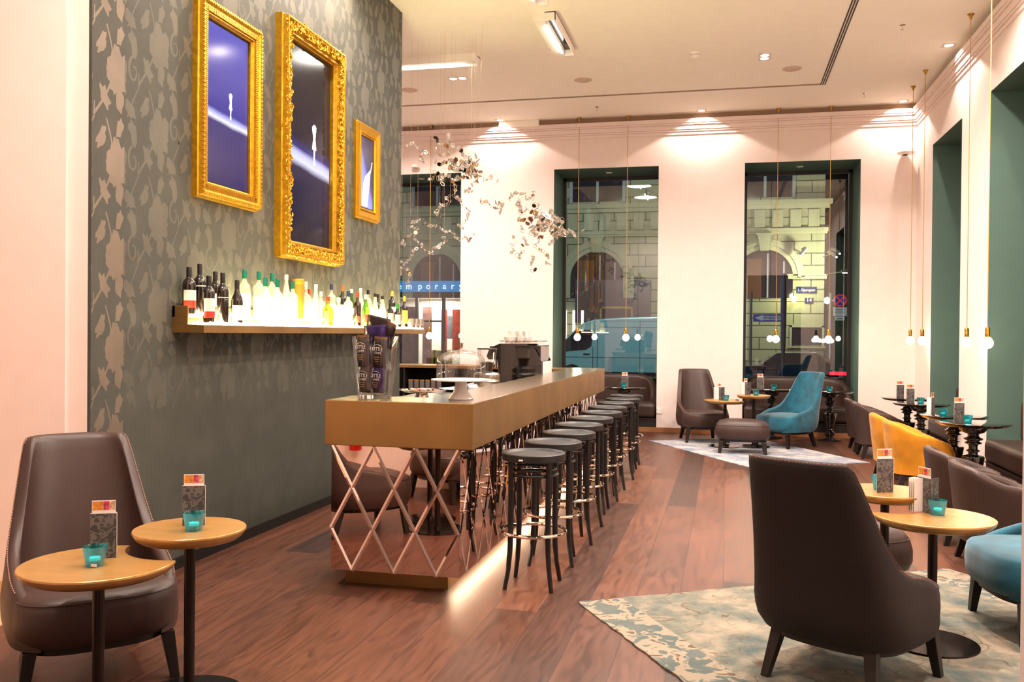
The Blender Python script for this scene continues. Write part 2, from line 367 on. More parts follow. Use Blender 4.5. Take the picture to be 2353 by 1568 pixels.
# damask feature wall
def m_damask(name, base, hi):
    N = NT(name); v = N.coords((1, 1, 1))
    w = N.n('ShaderNodeTexNoise', Scale=6.0, Detail=4.0); N.l(v, w.inputs['Vector'])
    c = N.ramp(w.outputs['Fac'], [(0.3, base), (0.7, hi)]); N.l(c, N.b.inputs['Base Color'])
    v2 = N.coords((1, 1, 60)); f = N.n('ShaderNodeTexNoise', Scale=12.0, Detail=3.0); N.l(v2, f.inputs['Vector']); N.bump(f.outputs['Fac'], .25, .003)
    return N
Nb = m_damask('damask ground', rgb(60, 60, 52), rgb(69, 69, 60)); Nb.b.inputs['Roughness'].default_value = .7
Nf = m_damask('damask motif', rgb(84, 81, 70), rgb(95, 91, 79)); Nf.b.inputs['Roughness'].default_value = .5; Nf.b.inputs['Metallic'].default_value = .12
m = MB().box(-3.5, XL, 4.2, 8.70, 0, ZC).box(-3.3, -3.222, 4.077, 4.34, 0, ZC)
m.cur = 1
rnd = random.Random(3); ZK = [0]
def clip_add(P, x, y0, y1):
    # clip polygon (y, z) to y0..y1 and 0.05..ZC (Sutherland-Hodgman)
    def cl(P, f):
        o = []
        for i in range(len(P)):
            a, b = P[i - 1], P[i]; fa, fb = f(a), f(b)
            if (fa >= 0) != (fb >= 0): t = fa / (fa - fb); o.append((a[0] + (b[0] - a[0]) * t, a[1] + (b[1] - a[1]) * t))
            if fb >= 0: o.append(b)
        return o
    for f in (lambda p: p[0] - y0, lambda p: y1 - p[0], lambda p: p[1] - .06, lambda p: ZC - .002 - p[1]):
        P = cl(P, f)
        if len(P) < 3: return
    m.add([(x + ZK[0] * .00003, a, b) for a, b in P], [tuple(range(len(P)))])
def stroke(pts, w0, w1, cl):
    ZK[0] = (ZK[0] + 1) % 11
    n = len(pts)
    for i in range(n - 1):
        a = pts[i]; b = pts[i + 1]; d = (b[0] - a[0], b[1] - a[1]); L = math.hypot(*d) or 1; nx, ny = -d[1] / L, d[0] / L
        wa = w0 + (w1 - w0) * i / (n - 1); wb = w0 + (w1 - w0) * (i + 1) / (n - 1)
        cl([(a[0] + nx * wa, a[1] + ny * wa), (a[0] - nx * wa, a[1] - ny * wa), (b[0] - nx * wb, b[1] - ny * wb), (b[0] + nx * wb, b[1] + ny * wb)])
def blob(c, rx, ry, n, jag, cl, seed, rot=0):
    ZK[0] = (ZK[0] + 1) % 11; r = random.Random(seed); P = []
    for k in range(n):
        t = 2 * pi * k / n; q = 1 + jag * (sin(5 * t + seed) * .5 + (r.random() - .5) * 1.3)
        x, y = rx * q * cos(t), ry * q * sin(t); P.append((c[0] + x * cos(rot) - y * sin(rot), c[1] + x * sin(rot) + y * cos(rot)))
    # fan of triangles so jagged outlines stay valid
    for k in range(n): cl([c, P[k], P[(k + 1) % n]])
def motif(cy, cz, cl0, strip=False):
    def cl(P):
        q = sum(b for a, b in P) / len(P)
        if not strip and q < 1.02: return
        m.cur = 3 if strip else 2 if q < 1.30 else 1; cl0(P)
    blob((cy, cz), .092, .125, 34, .2, cl, 5); blob((cy + .02, cz - .15), .034, .07, 16, .2, cl, 8)
    st = [(cy - .19 + .10 * sin(pi * t) + .10 * t, cz - .27 + .50 * t) for t in [k / 14 for k in range(15)]]; stroke(st, .008, .005, cl)
    sp = [(cy + .155 + (.052 - .0065 * t) * cos(1.2 + 1.15 * t), cz + .05 + (.085 - .0105 * t) * sin(1.2 + 1.15 * t)) for t in [k * .42 for k in range(16)]]; stroke(sp, .009, .004, cl)
    stroke([(cy + .10, cz - .22), (cy + .15, cz - .12), (cy + .20, cz - .03), (cy + .20, cz + .05)], .005, .004, cl)
    for dy, dz, r1, r2, ro, sd in ((.15, .20, .026, .06, .3, 1), (-.13, .12, .022, .055, -.5, 2), (.12, -.17, .03, .045, .9, 3), (-.10, -.16, .024, .06, .4, 4), (.02, .20, .02, .045, -.3, 6)): blob((cy + dy, cz + dz), r1 * 1.25, r2 * 1.25, 16, .35, cl, sd, ro)
for i in range(-1, 13):
    for j in range(-1, 11):
        cy = 4.28 + i * .385; cz = .35 + j * .5 + (.25 if i % 2 else 0)
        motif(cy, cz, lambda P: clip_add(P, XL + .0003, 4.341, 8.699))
        if cy < 4.8: motif(cy, cz, lambda P: clip_add(P, XL + .0133, 4.078, 4.339), True)
Nm = m_damask('damask motif low contrast', rgb(72, 71, 61), rgb(80, 79, 68)); Nm.b.inputs['Roughness'].default_value = .6  # closer to the ground colour, used just above the bare lower wall
Ns = m_damask('damask motif lit strip', rgb(120, 108, 94), rgb(134, 119, 105)); Ns.b.inputs['Roughness'].default_value = .35; Ns.b.inputs['Metallic'].default_value = .4  # lighter, shinier motif copy paints the band of light on the strip
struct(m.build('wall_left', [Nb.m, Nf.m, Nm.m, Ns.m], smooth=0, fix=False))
struct(MB().box(XL, XL + .012, 4.34, 8.70, 0, .07).build('baseboard_bar_wall', M_skirt, smooth=0))
# ================================================================ furniture builders
def sup(w, d, n, th):
    c, s = cos(th), sin(th)
    return (w / 2 * math.copysign(abs(s) ** (2 / n), s), -d / 2 * math.copysign(abs(c) ** (2 / n), c))
def interp(tab, x):
    if x <= tab[0][0]: return tab[0][1]
    for (a, ya), (b, yb) in zip(tab, tab[1:]):
        if x <= b:
            i = [q[0] for q in tab].index(a); t = (x - a) / (b - a); h = b - a
            sl = lambda p, q: (tab[q][1] - tab[p][1]) / (tab[q][0] - tab[p][0])
            m0 = sl(max(i - 1, 0), i + 1); m1 = sl(i, min(i + 2, len(tab) - 1))
            return (2*t**3 - 3*t*t + 1) * ya + (t**3 - 2*t*t + t) * h * m0 + (3*t*t - 2*t**3) * yb + (t**3 - t*t) * h * m1
    return tab[-1][1]
def shell(w, d, n, thmax, z0, top, nar, lean, thick, zin, NS=56, NV=14):
    """upholstered wrap-around back: outer face, rounded rim, inner face"""
    m = MB(); rows = []; rim = []
    for i in range(NS + 1):
        s = -1 + 2 * i / NS; th = s * thmax; h = top(abs(s)); pl = sup(w, d, n, th); col = []
        def P(z, ins):
            k = nar(z); x, y = sup(w - 2 * ins, d - 2 * ins, n, th)
            return (x * k, y - lean(z) * (1 if y < 0 else max(0, 1 - y / (d / 2))), z)
        r = thick / 2
        zo = [z0 + (h - r - z0) * j / NV for j in range(NV + 1)]
        col += [P(z, 0) for z in zo]
        for a in (30, 60, 90, 120, 150): col.append(P(h - r + r * sin(RAD(a)), r - r * cos(RAD(a))))
        zi = [h - r + (min(zin, h - r) - (h - r)) * j / NV for j in range(NV + 1)]
        col += [P(z, thick) for z in zi]
        rows.append(col); rim.append(P(h - r * .2, .004))
    m.grid(rows)
    for c in (rows[0], rows[-1]): m.add(c, [tuple(range(len(c)))])
    return m, rim
def stitches(path, r=.0022, step=2):
    m = MB()
    for i in range(0, len(path) - 1):
        a = Vector(path[i]); b = Vector(path[i + 1]); L = (b - a).length; k = max(1, int(L / .012))
        for j in range(k):
            p = a.lerp(b, j / k); q = a.lerp(b, (j + .6) / k); d = (q - p)
            if d.length < 1e-4: continue
            n = d.cross(Vector((0, 0, 1))); n = n.normalized() * r if n.length > 1e-6 else Vector((r, 0, 0))
            m.obox((p + q) / 2, d / 2, n, Vector((0, 0, r)))
    return m
def pillow(w, d, n, prof, NS=48):
    """superellipse body: prof = list of (scale, z); closed top and bottom"""
    m = MB(); rows = []
    for k, z in prof:
        rows.append([(lambda p: (p[0] * k, p[1] * k, z))(sup(w, d, n, 2 * pi * i / NS)) for i in range(NS)])
    m.grid(rows, closed=True); o = [(0, 0, prof[0][1])]; a = len(m.v); m.add([(0, 0, prof[0][1]), (0, 0, prof[-1][1])], [])
    for i in range(NS):
        j = (i + 1) % NS; m.f.append([a, j, i]); m.mi.append(0); b = (len(prof) - 1) * NS; m.f.append([a + 1, b + i, b + j]); m.mi.append(0)
    return m
def taper_leg(p0, p1, r0, r1):
    m = MB(); a = Vector(p0); b = Vector(p1); vs = []
    for p, r in ((a, r0), (b, r1)):
        for k in range(4): t = pi / 4 + k * pi / 2; vs.append((p.x + r * 1.414 * cos(t), p.y + r * 1.414 * sin(t), p.z))
    return m.add(vs, [(0, 1, 2, 3), (4, 7, 6, 5)] + [(k, 4 + k, 4 + (k + 1) % 4, (k + 1) % 4) for k in range(4)])

def lounge_chair(label, mats, loc, rz, stitched=True, group=None):
    """high-backed armless lounge chair whose back sweeps down into the seat; faces local +Y"""
    Mf, Mb_, Mseat = mats
    t = thing('lounge_chair', label, 'chair', loc, rz, group)
    tab = [(0, .965), (.30, .962), (.345, .952), (.365, .93), (.385, .89), (.42, .79), (.47, .66), (.54, .55), (.64, .47), (.76, .425), (.90, .39), (1.0, .34)]
    top = lambda s: interp(tab, s)
    nar = lambda z: 1.0 - .24 * max(0, (z - .34) / .62) ** .9 - .05 * max(0, (.28 - z) / .08) ** 2
    lean = lambda z: .015 + .20 * max(0, (z - .22) / .74) ** 1.25 - .05 * max(0, (.30 - z) / .10) ** 2
    m, rim = shell(.665, .645, 3.3, RAD(147), .205, top, nar, lean, .058, .30)
    s = m.build('backrest', Mb_, t, smooth=1.2)
    if stitched:
        st = stitches(rim[6:-6]); st.build('seam_stitching', M_thread, s, smooth=0)
    pr = [(.84, .205), (.93, .215), (.98, .25), (.992, .30), (.985, .35), (.965, .385), (.93, .398), (.82, .41), (.55, .422), (.2, .428)]
    pillow(.650, .665, 3.3, pr).build('seat', Mseat, t, loc=(0, .02, 0), smooth=1.2)
    if stitched:
        pts = [(lambda p: (p[0] * .966, p[1] * .966 + .02, .386))(sup(.650, .665, 3.3, RAD(a))) for a in range(112, 249, 3)]
        MB().tube(pts, .003, 6).build('seat_piping', Mseat, t)
    pillow(.56, .56, 3.0, [(1, .176), (1, .21)]).build('base_frame', M_leg, t, loc=(0, .01, 0), smooth=.6)
    for sx, sy, a, b in ((-1, 1, .255, .285), (1, 1, .255, .285), (-1, -1, .20, .23), (1, -1, .20, .23)):
        taper_leg((sx * a, sy * .225 + .01, .20), (sx * b, sy * (.25 if sy > 0 else .275), 0), .026, .017).build('leg', M_leg, t, smooth=0, bevel=.003)
    return t
def tub_chair(label, M, loc, rz, seam=True, group=None):
    """low tub armchair, curved back falling to the arms; faces local +Y"""
    t = thing('tub_chair', label, 'armchair', loc, rz, group)
    tab = [(0, .655), (.2, .652), (.34, .635), (.45, .60), (.6, .55), (.75, .505), (.88, .475), (.96, .45), (1.0, .40)]
    nar = lambda z: .93 + .07 * min(1, (z - .17) / .4)
    lean = lambda z: .05 * max(0, (z - .2) / .45)
    m, rim = shell(.60, .56, 2.9, RAD(150), .175, lambda s: interp(tab, s), nar, lean, .062, .33)
    s = m.build('backrest', M, t, smooth=1.2)
    if seam: stitches([(p[0], p[1], p[2]) for p in rim[2:-2]], .0016).build('seam_stitching', M_thread, s, smooth=0)
    pillow(.55, .54, 3.0, [(.92, .19), (1, .21), (1.0, .34), (.97, .375), (.9, .395), (.5, .41), (.15, .413)]).build('seat', M, t, loc=(0, .02, 0), smooth=1.2)
    pillow(.50, .48, 3.0, [(1, .15), (1, .19)]).build('base_frame', M_leg, t, smooth=.6)
    for sx, sy in ((-1, 1), (1, 1), (-1, -1), (1, -1)):
        taper_leg((sx * .20, sy * .19, .17), (sx * .225, sy * .235, 0), .027, .018).build('leg', M_leg, t, smooth=0, bevel=.003)
    return t
def ottoman(label, loc, rz):
    t = thing('ottoman', label, 'ottoman', loc, rz)
    pillow(.66, .45, 3.6, [(.86, .165), (.95, .18), (1.0, .22), (1.0, .28), (.965, .325), (.93, .345), (.92, .352), (.84, .385), (.6, .405), (.2, .412)]).build('seat', M_leath, t, smooth=1.2)
    pts = [(lambda p: (p[0] * .945, p[1] * .945, .342))(sup(.66, .45, 3.6, 2 * pi * k / 60)) for k in range(60)]
    MB().tube(pts, .0035, 6, closed=True).build('seat_piping', M_leath, t)
    pillow(.58, .37, 3.6, [(1, .145), (1, .17)]).build('base_frame', M_leg, t, smooth=.6)
    for sx in (-1, 1):
        for sy in (-1, 1): taper_leg((sx * .25, sy * .145, .15), (sx * .272, sy * .165, 0), .028, .020).build('leg', M_leg, t, smooth=0, bevel=.003)
    return t
def side_table(label, loc, h, r, bite=None, group=None, rz=0):
    """pedestal side table; bite = (dx, dy, radius) concave cut for its nesting neighbour"""
    t = thing('side_table', label, 'table', loc, rz, group); out = []
    n = 96
    P = [(r * cos(2 * pi * k / n), r * sin(2 * pi * k / n)) for k in range(n)]
    if bite:
        bx, by, br = bite; D = math.hypot(bx, by); a0 = math.atan2(by, bx)
        ca = (D * D + r * r - br * br) / (2 * D * r); al = math.acos(max(-1, min(1, ca)))
        cb = (D * D + br * br - r * r) / (2 * D * br); be = math.acos(max(-1, min(1, cb)))
        P = [(r * cos(a0 + al + (2 * pi - 2 * al) * k / 80), r * sin(a0 + al + (2 * pi - 2 * al) * k / 80)) for k in range(81)]
        P += [(bx + br * cos(a0 + pi + be - 2 * be * k / 24), by + br * sin(a0 + pi + be - 2 * be * k / 24)) for k in range(1, 24)]
    def sc(k): return [(x * k, y * k) for x, y in P]
    m = MB(); lv = [(.86, h - .042), (.93, h - .032), (.985, h - .016), (1.0, h - .008), (.996, h - .002), (.985, h)]
    N_ = len(P); vs = []
    for k, z in lv: vs += [(x, y, z) for x, y in sc(k)]
    fs = [tuple(range(N_))[::-1], tuple(range((len(lv) - 1) * N_, len(lv) * N_))]
    for i in range(len(lv) - 1):
        for k in range(N_): k2 = (k + 1) % N_; fs.append((i * N_ + k, i * N_ + k2, (i + 1) * N_ + k2, (i + 1) * N_ + k))
    m.add(vs, fs).build('table_top', M_tblt, t, smooth=.5)
    MB().lathe([(.021, .008), (.021, h - .04)], 24).build('pole', M_pole, t)
    MB().lathe([(.205, 0), (.208, .003), (.206, .008), (.10, .010), (.03, .012), (.024, .03), (.021, .03)], 64).build('base_plate', M_base, t, smooth=.5)
    return t
def pedestal_table(label, loc, r=.31, h=.685, group=None):
    t = thing('pedestal_table', label, 'table', loc, 0, group)
    MB().lathe([(r * .82, h - .03), (r * .93, h - .022), (r, h - .004), (r, h), (r - .004, h + .002), (.001, h + .002)], 64).build('table_top', M_glosst, t, smooth=.5)
    pr = [(.16, 0), (.165, .008), (.15, .016), (.07, .022), (.05, .03), (.05, .06), (.062, .075), (.07, .10), (.066, .13), (.05, .145), (.056, .155), (.05, .165), (.052, .18), (.07, .25), (.086, .32), (.094, .37), (.09, .385), (.06, .392), (.04, .40), (.038, .42), (.055, .43), (.055, .437), (.038, .447), (.036, .475), (.044, .49), (.07, .50), (.07, .508), (.05, .518), (.052, .525), (.078, .535), (.08, .545), (.055, .556), (.045, .57), (.05, .585), (.09, .60), (.115, .63), (.12, h - .03)]
    MB().lathe(pr, 40).build('turned_column', M_gloss, t, smooth=.45)
    return t
def candle(label, loc, k=1.0, sticker=False, group='teal glass tealight holders'):
    t = thing('candle_holder', label, 'candle holder', loc, 0, group); r0, r1, h = .030 * k, .042 * k, .072 * k
    MB().lathe([(.001, 0), (r0, 0), (r0 + .001, .004), (r1, h)], 32, cap=False).build('glass_cup', M_tglass, t, smooth=.5)
    MB().lathe([(.019 * k, .021 * k), (.0195 * k, .03 * k), (.018 * k, .032 * k), (.001, .031 * k)], 24).build('tealight', emis('lit wax', rgb(150, 240, 228), .9), t, smooth=.5)
    MB().tube([(0, 0, .031 * k), (.001, 0, .040 * k)], .0008, 5).build('wick', M_paper, t)
    if sticker: MB().box(.006, .03, -.0005, .0005, .006, .016).build('price_sticker', M_paper, t, loc=(.004, -.0335, 0), smooth=0)
    return t
def menu(label, loc, rz, k=1.0, pages=False, group='folded menu cards'):
    k *= 1.15; t = thing('menu_card', label, 'menu', loc, rz, group); h, w = .145 * k, .078 * k
    # two covers opened in a V towards local +Y, seen cover faces -Y
    m = MB().box(-w / 2, w / 2, -.001, .001, 0, h); m.build('front_cover', M_menu, t, smooth=0)
    m = MB().obox((w / 2 - .010, .034, h / 2), (-.012, .034, 0), (.001, 0, 0), (0, 0, h / 2)); m.build('side_cover', M_paper if not pages else M_menu, t, smooth=0)
    MB().box(-w / 2 - .0005, w / 2 + .001, .0015, .003, 0, h + .003).build('page', M_paper, t, smooth=0)
    if pages:
        for q in range(4): MB().obox((-w / 2 + .004 + .012 * q, -.03 + .004 * q, h / 2), (-.010 + .004 * q, .028, 0), (.0006, .0003, 0), (0, 0, h / 2 - .003)).build('page', M_paper, t, smooth=0)
    ins = MB().box(-w / 2 + .004, w / 2 - .004, .006, .0075, .05 * k, h + .042 * k).build('insert_card', M_paper, t, smooth=0)
    z1 = h + .039 * k; z0 = z1 - .028 * k
    a, b = -w / 2 + .006, w / 2 - .006; W_ = b - a
    for i, (u0, u1, mm) in enumerate(((0, .48, M_pic1), (.49, .74, M_pic2), (.75, 1, M_pic3))):
        MB().box(a + W_ * u0, a + W_ * u1, .0054, .006, z0, z1).build('printed_photo', mm, ins, smooth=0)
        MB().box(a + W_ * u0, a + W_ * u1, .0075, .0081, z0, z1).build('printed_photo', mm, ins, smooth=0)
    return t
def stool(label, loc, rz=0):
    t = thing('bar_stool', label, 'bar stool', loc, rz, 'bentwood stools along the bar'); H = .77
    MB().lathe([(.001, H - .012), (.14, H - .012), (.152, H - .004), (.160, H), (.178, H - .001), (.184, H - .006), (.185, H - .04), (.180, H - .045), (.15, H - .045), (.001, H - .043)], 56).build('seat', M_seatb, t, smooth=.5)
    for k in range(4):
        a = pi / 4 + k * pi / 2; c, s = cos(a), sin(a)
        prof = [(.155, H - .04), (.152, .55), (.152, .35), (.155, .22), (.165, .12), (.180, .05), (.190, .0)]
        MB().tube([(r * c, r * s, z) for r, z in prof], [.0155, .0165, .0165, .0155, .0145, .0135, .0125], 12).build('leg', M_black, t, smooth=.8)
    MB().ring((0, 0, .645), .136, .010, 40, 8).build('bentwood_ring', M_black, t)
    MB().ring((0, 0, .675), .128, .008, 40, 8).build('bentwood_ring', M_black, t)
    MB().ring((0, 0, .315), .186, .0105, 56, 10).build('footrest_ring', M_chrome, t)
    return t
def sofa(label, loc, rz, w=1.5, arms=True):
    """window-seat sofa: block seat with rounded edge and curved back; faces local +Y, origin front centre of niche"""
    t = thing('window_sofa', label, 'sofa', loc, rz)
    def rb(x0, x1, y0, y1, z0, z1, r): return MB().box(x0, x1, y0, y1, z0, z1)
    o = rb(-w / 2 + .01, w / 2 - .01, -.66, .03, .21, .43, .06).build('seat_cushion', M_leath, t, smooth=1.0, bevel=.055, seg=5)
    MB().box(-w / 2 + .004, w / 2 - .004, -.70, -.0, .065, .20).build('plinth', M_frame, t, smooth=0, bevel=.004)
    MB().box(-w / 2 + .01, w / 2 - .01, -.02, .02, .193, .203).build('seat_seam', M_leath, t, smooth=0)
    if arms:
        tab = [(0, .83), (.3, .825), (.5, .80), (.65, .76), (.78, .70), (.9, .62), (1.0, .50)]
        m, rim = shell(w - .01, 1.34, 4.2, RAD(88), .40, lambda s: interp(tab, s), lambda z: 1.0, lambda z: 0, .10, .42, NS=48, NV=6)
        m.build('curved_back', M_leath, t, loc=(0, -.09, 0), smooth=1.2)
    else:
        MB().box(-w / 2 + .01, w / 2 - .01, -.80, -.29, .40, .83).build('back_cushion', M_leath, t, smooth=1.0, bevel=.07, seg=5)
    return t
def pendant(label, x, y, zb=1.40):
    t = thing('pendant_lamp', label, 'pendant lamp', (x, y, 0), 0, 'brass bulb pendants along the windows')
    MB().lathe([(.002, ZC - .055), (.012, ZC - .05), (.014, ZC - .03), (.03, ZC - .008), (.034, ZC - .004), (.034, ZC)], 24).build('ceiling_rose', M_brassp, t, smooth=.5)
    MB().tube([(0, 0, zb + .145), (.0, 0, 3), (0, 0, ZC - .05)], .0042, 6).build('cord', M_cord, t)
    MB().lathe([(.004, zb + .15), (.016, zb + .146), (.022, zb + .13), (.0225, zb + .055), (.020, zb + .05), (.001, zb + .05)], 24).build('brass_socket', M_brassp, t, smooth=.5)
    pr = [(.001, zb - .05)] + [(.05 * cos(RAD(a)), zb + .05 * sin(RAD(a))) for a in (-70, -50, -30, -10, 10, 30)] + [(.034, zb + .040), (.021, zb + .055)]
    b = MB().lathe(pr, 28).build('bulb', emis('lit bulb', rgb(255, 228, 188), 48), t, smooth=.9)
    return t
# ================================================================ furniture placed
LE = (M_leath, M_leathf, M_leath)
c_l = lounge_chair('high-backed dark brown leather lounge chair behind the two gold tables, front left', (M_leath, M_leath, M_leath), (-2.61, 3.316, 0), RAD(-133.4))
c_m = dup(c_l, (-2.33, 1.88, 0), RAD(32), 'brown leather lounge chair against the entrance wall, seen only mirrored in the bar front')
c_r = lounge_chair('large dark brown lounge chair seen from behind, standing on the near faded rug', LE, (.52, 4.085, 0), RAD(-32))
c_f = dup(c_l, (-.30, 12.62, 0), RAD(-162.5), 'brown leather lounge chair on the far rug against the white pier between the windows')
c_t = lounge_chair('teal velvet lounge chair with a high back, on the far blue-grey rug', (M_velt, M_velt, M_velt), (.785, 12.36, 0), RAD(131.3), stitched=False)
c_n = dup(c_t, (1.57, 4.95, 0), RAD(98.6), 'teal velvet lounge chair cut off by the right frame edge beside the near gold tables')
ottoman('brown leather ottoman on the far rug in front of the teal velvet chair', (.21, 11.5, 0), 0)
ottoman('brown leather ottoman on the near rug half hidden behind the big dark chair', (.665, 5.27, 0), RAD(31))
t1 = tub_chair('brown leather tub armchair nearest the camera on the right, beside the near gold tables', M_leath, (1.74, 6.27, 0), RAD(-90))
dup(t1, (1.74, 7.03, 0), RAD(-90), 'brown leather tub armchair between the nearest brown one and the front yellow one')
ty = tub_chair('mustard yellow velvet tub armchair with a dark rubbed patch, the nearer of the two', M_vely, (1.80, 9.20, 0), RAD(-88), seam=False)
dup(ty, (1.79, 9.98, 0), RAD(-90), 'mustard yellow velvet tub armchair half hidden behind the nearer yellow one')
dup(t1, (1.82, 11.55, 0), RAD(-90), 'brown leather tub armchair directly behind the yellow pair, beside the far rug')
dup(t1, (1.82, 12.25, 0), RAD(-90), 'brown leather tub armchair furthest back, next to the far right window')
# side tables: (lower one has a concave bite for the higher one)
def pair(c0, c1, l0, l1, r0=.27, r1=.215):
    side_table(l0, (c0[0], c0[1], 0), .60, r0, (c1[0] - c0[0], c1[1] - c0[1], r1 + .02), 'nesting gold side tables')
    side_table(l1, (c1[0], c1[1], 0), .67, r1, None, 'nesting gold side tables')
pair((-2.222, 2.86), (-2.055, 3.18), 'lower gold side table with a curved bite in its edge, front left', 'higher round gold side table beside the notched one, front left')
pair((.957, 4.585), (.785, 4.84), 'lower gold side table with a bite in its edge, right of the big dark chair', 'higher round gold side table partly hidden by the big dark chair back')
pair((-.001, 12.06), (.36, 12.12), 'notched side table in front of the far brown lounge chair', 'higher round side table left of the far teal chair')
PT = [(2.20, 11.22, 'glossy black pedestal table before the far niche, the nearer of that pair'), (2.22, 12.15, 'glossy black pedestal table nearest the far right room corner'), (2.17, 8.84, 'glossy black pedestal table with turned column, nearest on the right side'), (2.18, 9.6, 'glossy black pedestal table just behind the nearest one on the right'), (1.415, 13.22, 'glossy black pedestal table at the right window, right of the teal chair'), (.63, 13.27, 'glossy black pedestal table at the right window, left of the teal chair'), (-1.42, 13.1, 'glossy black pedestal table at the middle window beyond the end of the bar')]
pt0 = pedestal_table(PT[0][2], (PT[0][0], PT[0][1], 0), group='black pedestal tables at the window seats')
for x, y, l in PT[1:]: dup(pt0, (x, y, 0), 0, l)
# candles and menus
cd = candle('teal glass tealight holder with a sticker on the notched gold table, front left', (-2.203, 2.815, .60), 1.0, True)
cd2 = candle('teal glass tealight holder on the higher gold table, front left', (-2.012, 3.14, .67), 1.0)
CN = [(.984, 4.62, .60, 1, 'teal glass tealight holder on the near right notched gold table'), (.765, 4.86, .67, 0, 'teal glass tealight holder half hidden by the grey menu, right of the big dark chair'),
      (.01, 11.97, .60, 1, 'teal glass tealight holder on the notched table in front of the far brown chair'), (.385, 12.05, .67, 1, 'teal glass tealight holder on the higher table left of the far teal chair')]
for x, y, z, q, l in CN: dup(cd2, (x, y, z), 0, l)
for x, y, l in ((2.17, 11.1, 'teal glass tealight holder on the nearer pedestal table of the far right pair'), (2.10, 8.75, 'teal glass tealight holder on the nearest black pedestal table'), (2.06, 9.5, 'teal glass tealight holder on the second black pedestal table from the front'),
                (1.39, 13.05, 'teal glass tealight holder on the pedestal table right of the teal chair'), (.66, 13.1, 'teal glass tealight holder on the pedestal table left of the teal chair'), (-1.42, 12.95, 'teal glass tealight holder on the pedestal table beyond the bar end')):
    dup(cd2, (x, y, .687), 0, l)
mA = menu('grey swirl-patterned menu with photo insert on the notched gold table, front left', (-2.245, 2.915, .60), RAD(28))
mB = menu('grey swirl-patterned menu with photo insert on the higher gold table, front left', (-2.065, 3.22, .67), RAD(24), .95)
dup(mA, (.775, 4.775, .67), RAD(25), 'upright grey patterned menu on the higher gold table behind the big dark chair')
mP = menu('fanned-out white menu pages on the near right notched gold table', (.93, 4.67, .60), RAD(-60), 1.0, True)
dup(mP, (-.08, 12.06, .60), RAD(-60), 'pale fanned menu on the notched table in front of the far brown chair')
dup(mP, (.25, 12.15, .67), RAD(-60), 'pale fanned menu on the higher table left of the far teal chair')
for x, y, r, l in ((2.08, 11.2, 10, 'grey menu on the nearer pedestal table of the far right pair'), (2.11, 12.0, 10, 'grey menu on the pedestal table nearest the far right corner'), (2.07, 8.92, 10, 'grey menu on the nearest black pedestal table'), (1.995, 9.62, 60, 'grey menu turned sideways on the second black pedestal table from the front'),
                   (1.25, 13.15, 10, 'grey menu on the pedestal table right of the teal chair'), (.48, 13.2, 10, 'grey menu on the pedestal table left of the teal chair'), (-1.42, 13.12, 10, 'grey menu behind the tealight on the pedestal table beyond the bar end')):
    dup(mA, (x, y, .687), RAD(r), l)
# stools
st0 = stool('black bentwood bar stool nearest the camera, with a white tag on its seat edge', (-1.07, 5.09, 0))
MB().box(-.012, .012, -.001, .0015, 0, .008).build('seat_tag', M_paper, st0, loc=(-.035, -.1845, .738), smooth=0)
words = ['second', 'third', 'fourth', 'fifth', 'sixth', 'seventh', 'eighth', 'ninth']
tagp = [o for o in COL.objects if o.name == 'seat_tag'][0]
base = stool('black bentwood bar stool, second from the camera in the row along the bar', (-1.065, 5.655, 0), .12)
for k in range(2, 10):
    w = words[k - 1] if k < 9 else 'last'
    dup(base, (-1.07 + .01 * ((k * 7) % 3 - 1), 5.09 + .567 * k, 0), .2 * ((k * 5) % 4), 'black bentwood bar stool, %s from the camera in the row along the bar' % w if k < 9 else 'black bentwood bar stool furthest from the camera at the far end of the bar')
# sofas in the windows
sofa('dark leather curved sofa set into the middle window behind the bar end', (-1.782, YF, 0), pi, 1.56)
sofa('dark leather curved sofa set into the right window behind the teal chair', (1.035, YF, 0), pi, 1.57)
sofa('dark leather bench sofa in the far niche of the right wall', (XR, 11.85, 0), RAD(90), 1.46, False)
sofa('dark leather bench sofa in the near niche of the right wall', (XR, 9.24, 0), RAD(90), 1.46, False)
# rugs
def rug(label, A, u, L, v, Wd, M, sd):
    ang = math.atan2(u[1], u[0]); cx = A[0] + u[0] * L / 2 + v[0] * Wd / 2; cy = A[1] + u[1] * L / 2 + v[1] * Wd / 2
    r = random.Random(sd); nx, ny = 40, 40; rows = []
    for j in range(ny + 1):
        row = []
        for i in range(nx + 1):
            x = (i / nx - .5) * L; y = (j / ny - .5) * Wd; e = 0
            if i in (0, nx): x += (r.random() - .5) * .014
            if j in (0, ny): y += (r.random() - .5) * .014
            row.append((x, y, .007 + .0012 * sin(9 * x + 3 * y) + .001 * r.random()))
        rows.append(row)
    m = MB().grid(rows)
    b = [(x, y, .0) for x, y, z in rows[0]]; 
    for edge in (rows[0], rows[-1], [q[0] for q in rows], [q[-1] for q in rows]):
        m.grid([[(x, y, 0.0) for x, y, z in edge], edge])
    o = m.build('rug', M, None, (cx, cy, .0005), ang, smooth=.5, fix=False); return tag(o, label, 'rug')
rug('large faded grey-green rug with scroll pattern under the big dark chair', (-.761, 4.814), (.855, .518), 2.48, (.518, -.855), 2.2, M_rug1, 1)
rug('washed-out pale blue-grey rug under the far brown and teal chairs', (.265, 10.21), (.866, .5), 1.58, (-.5, .866), 2.53, M_rug2, 2)
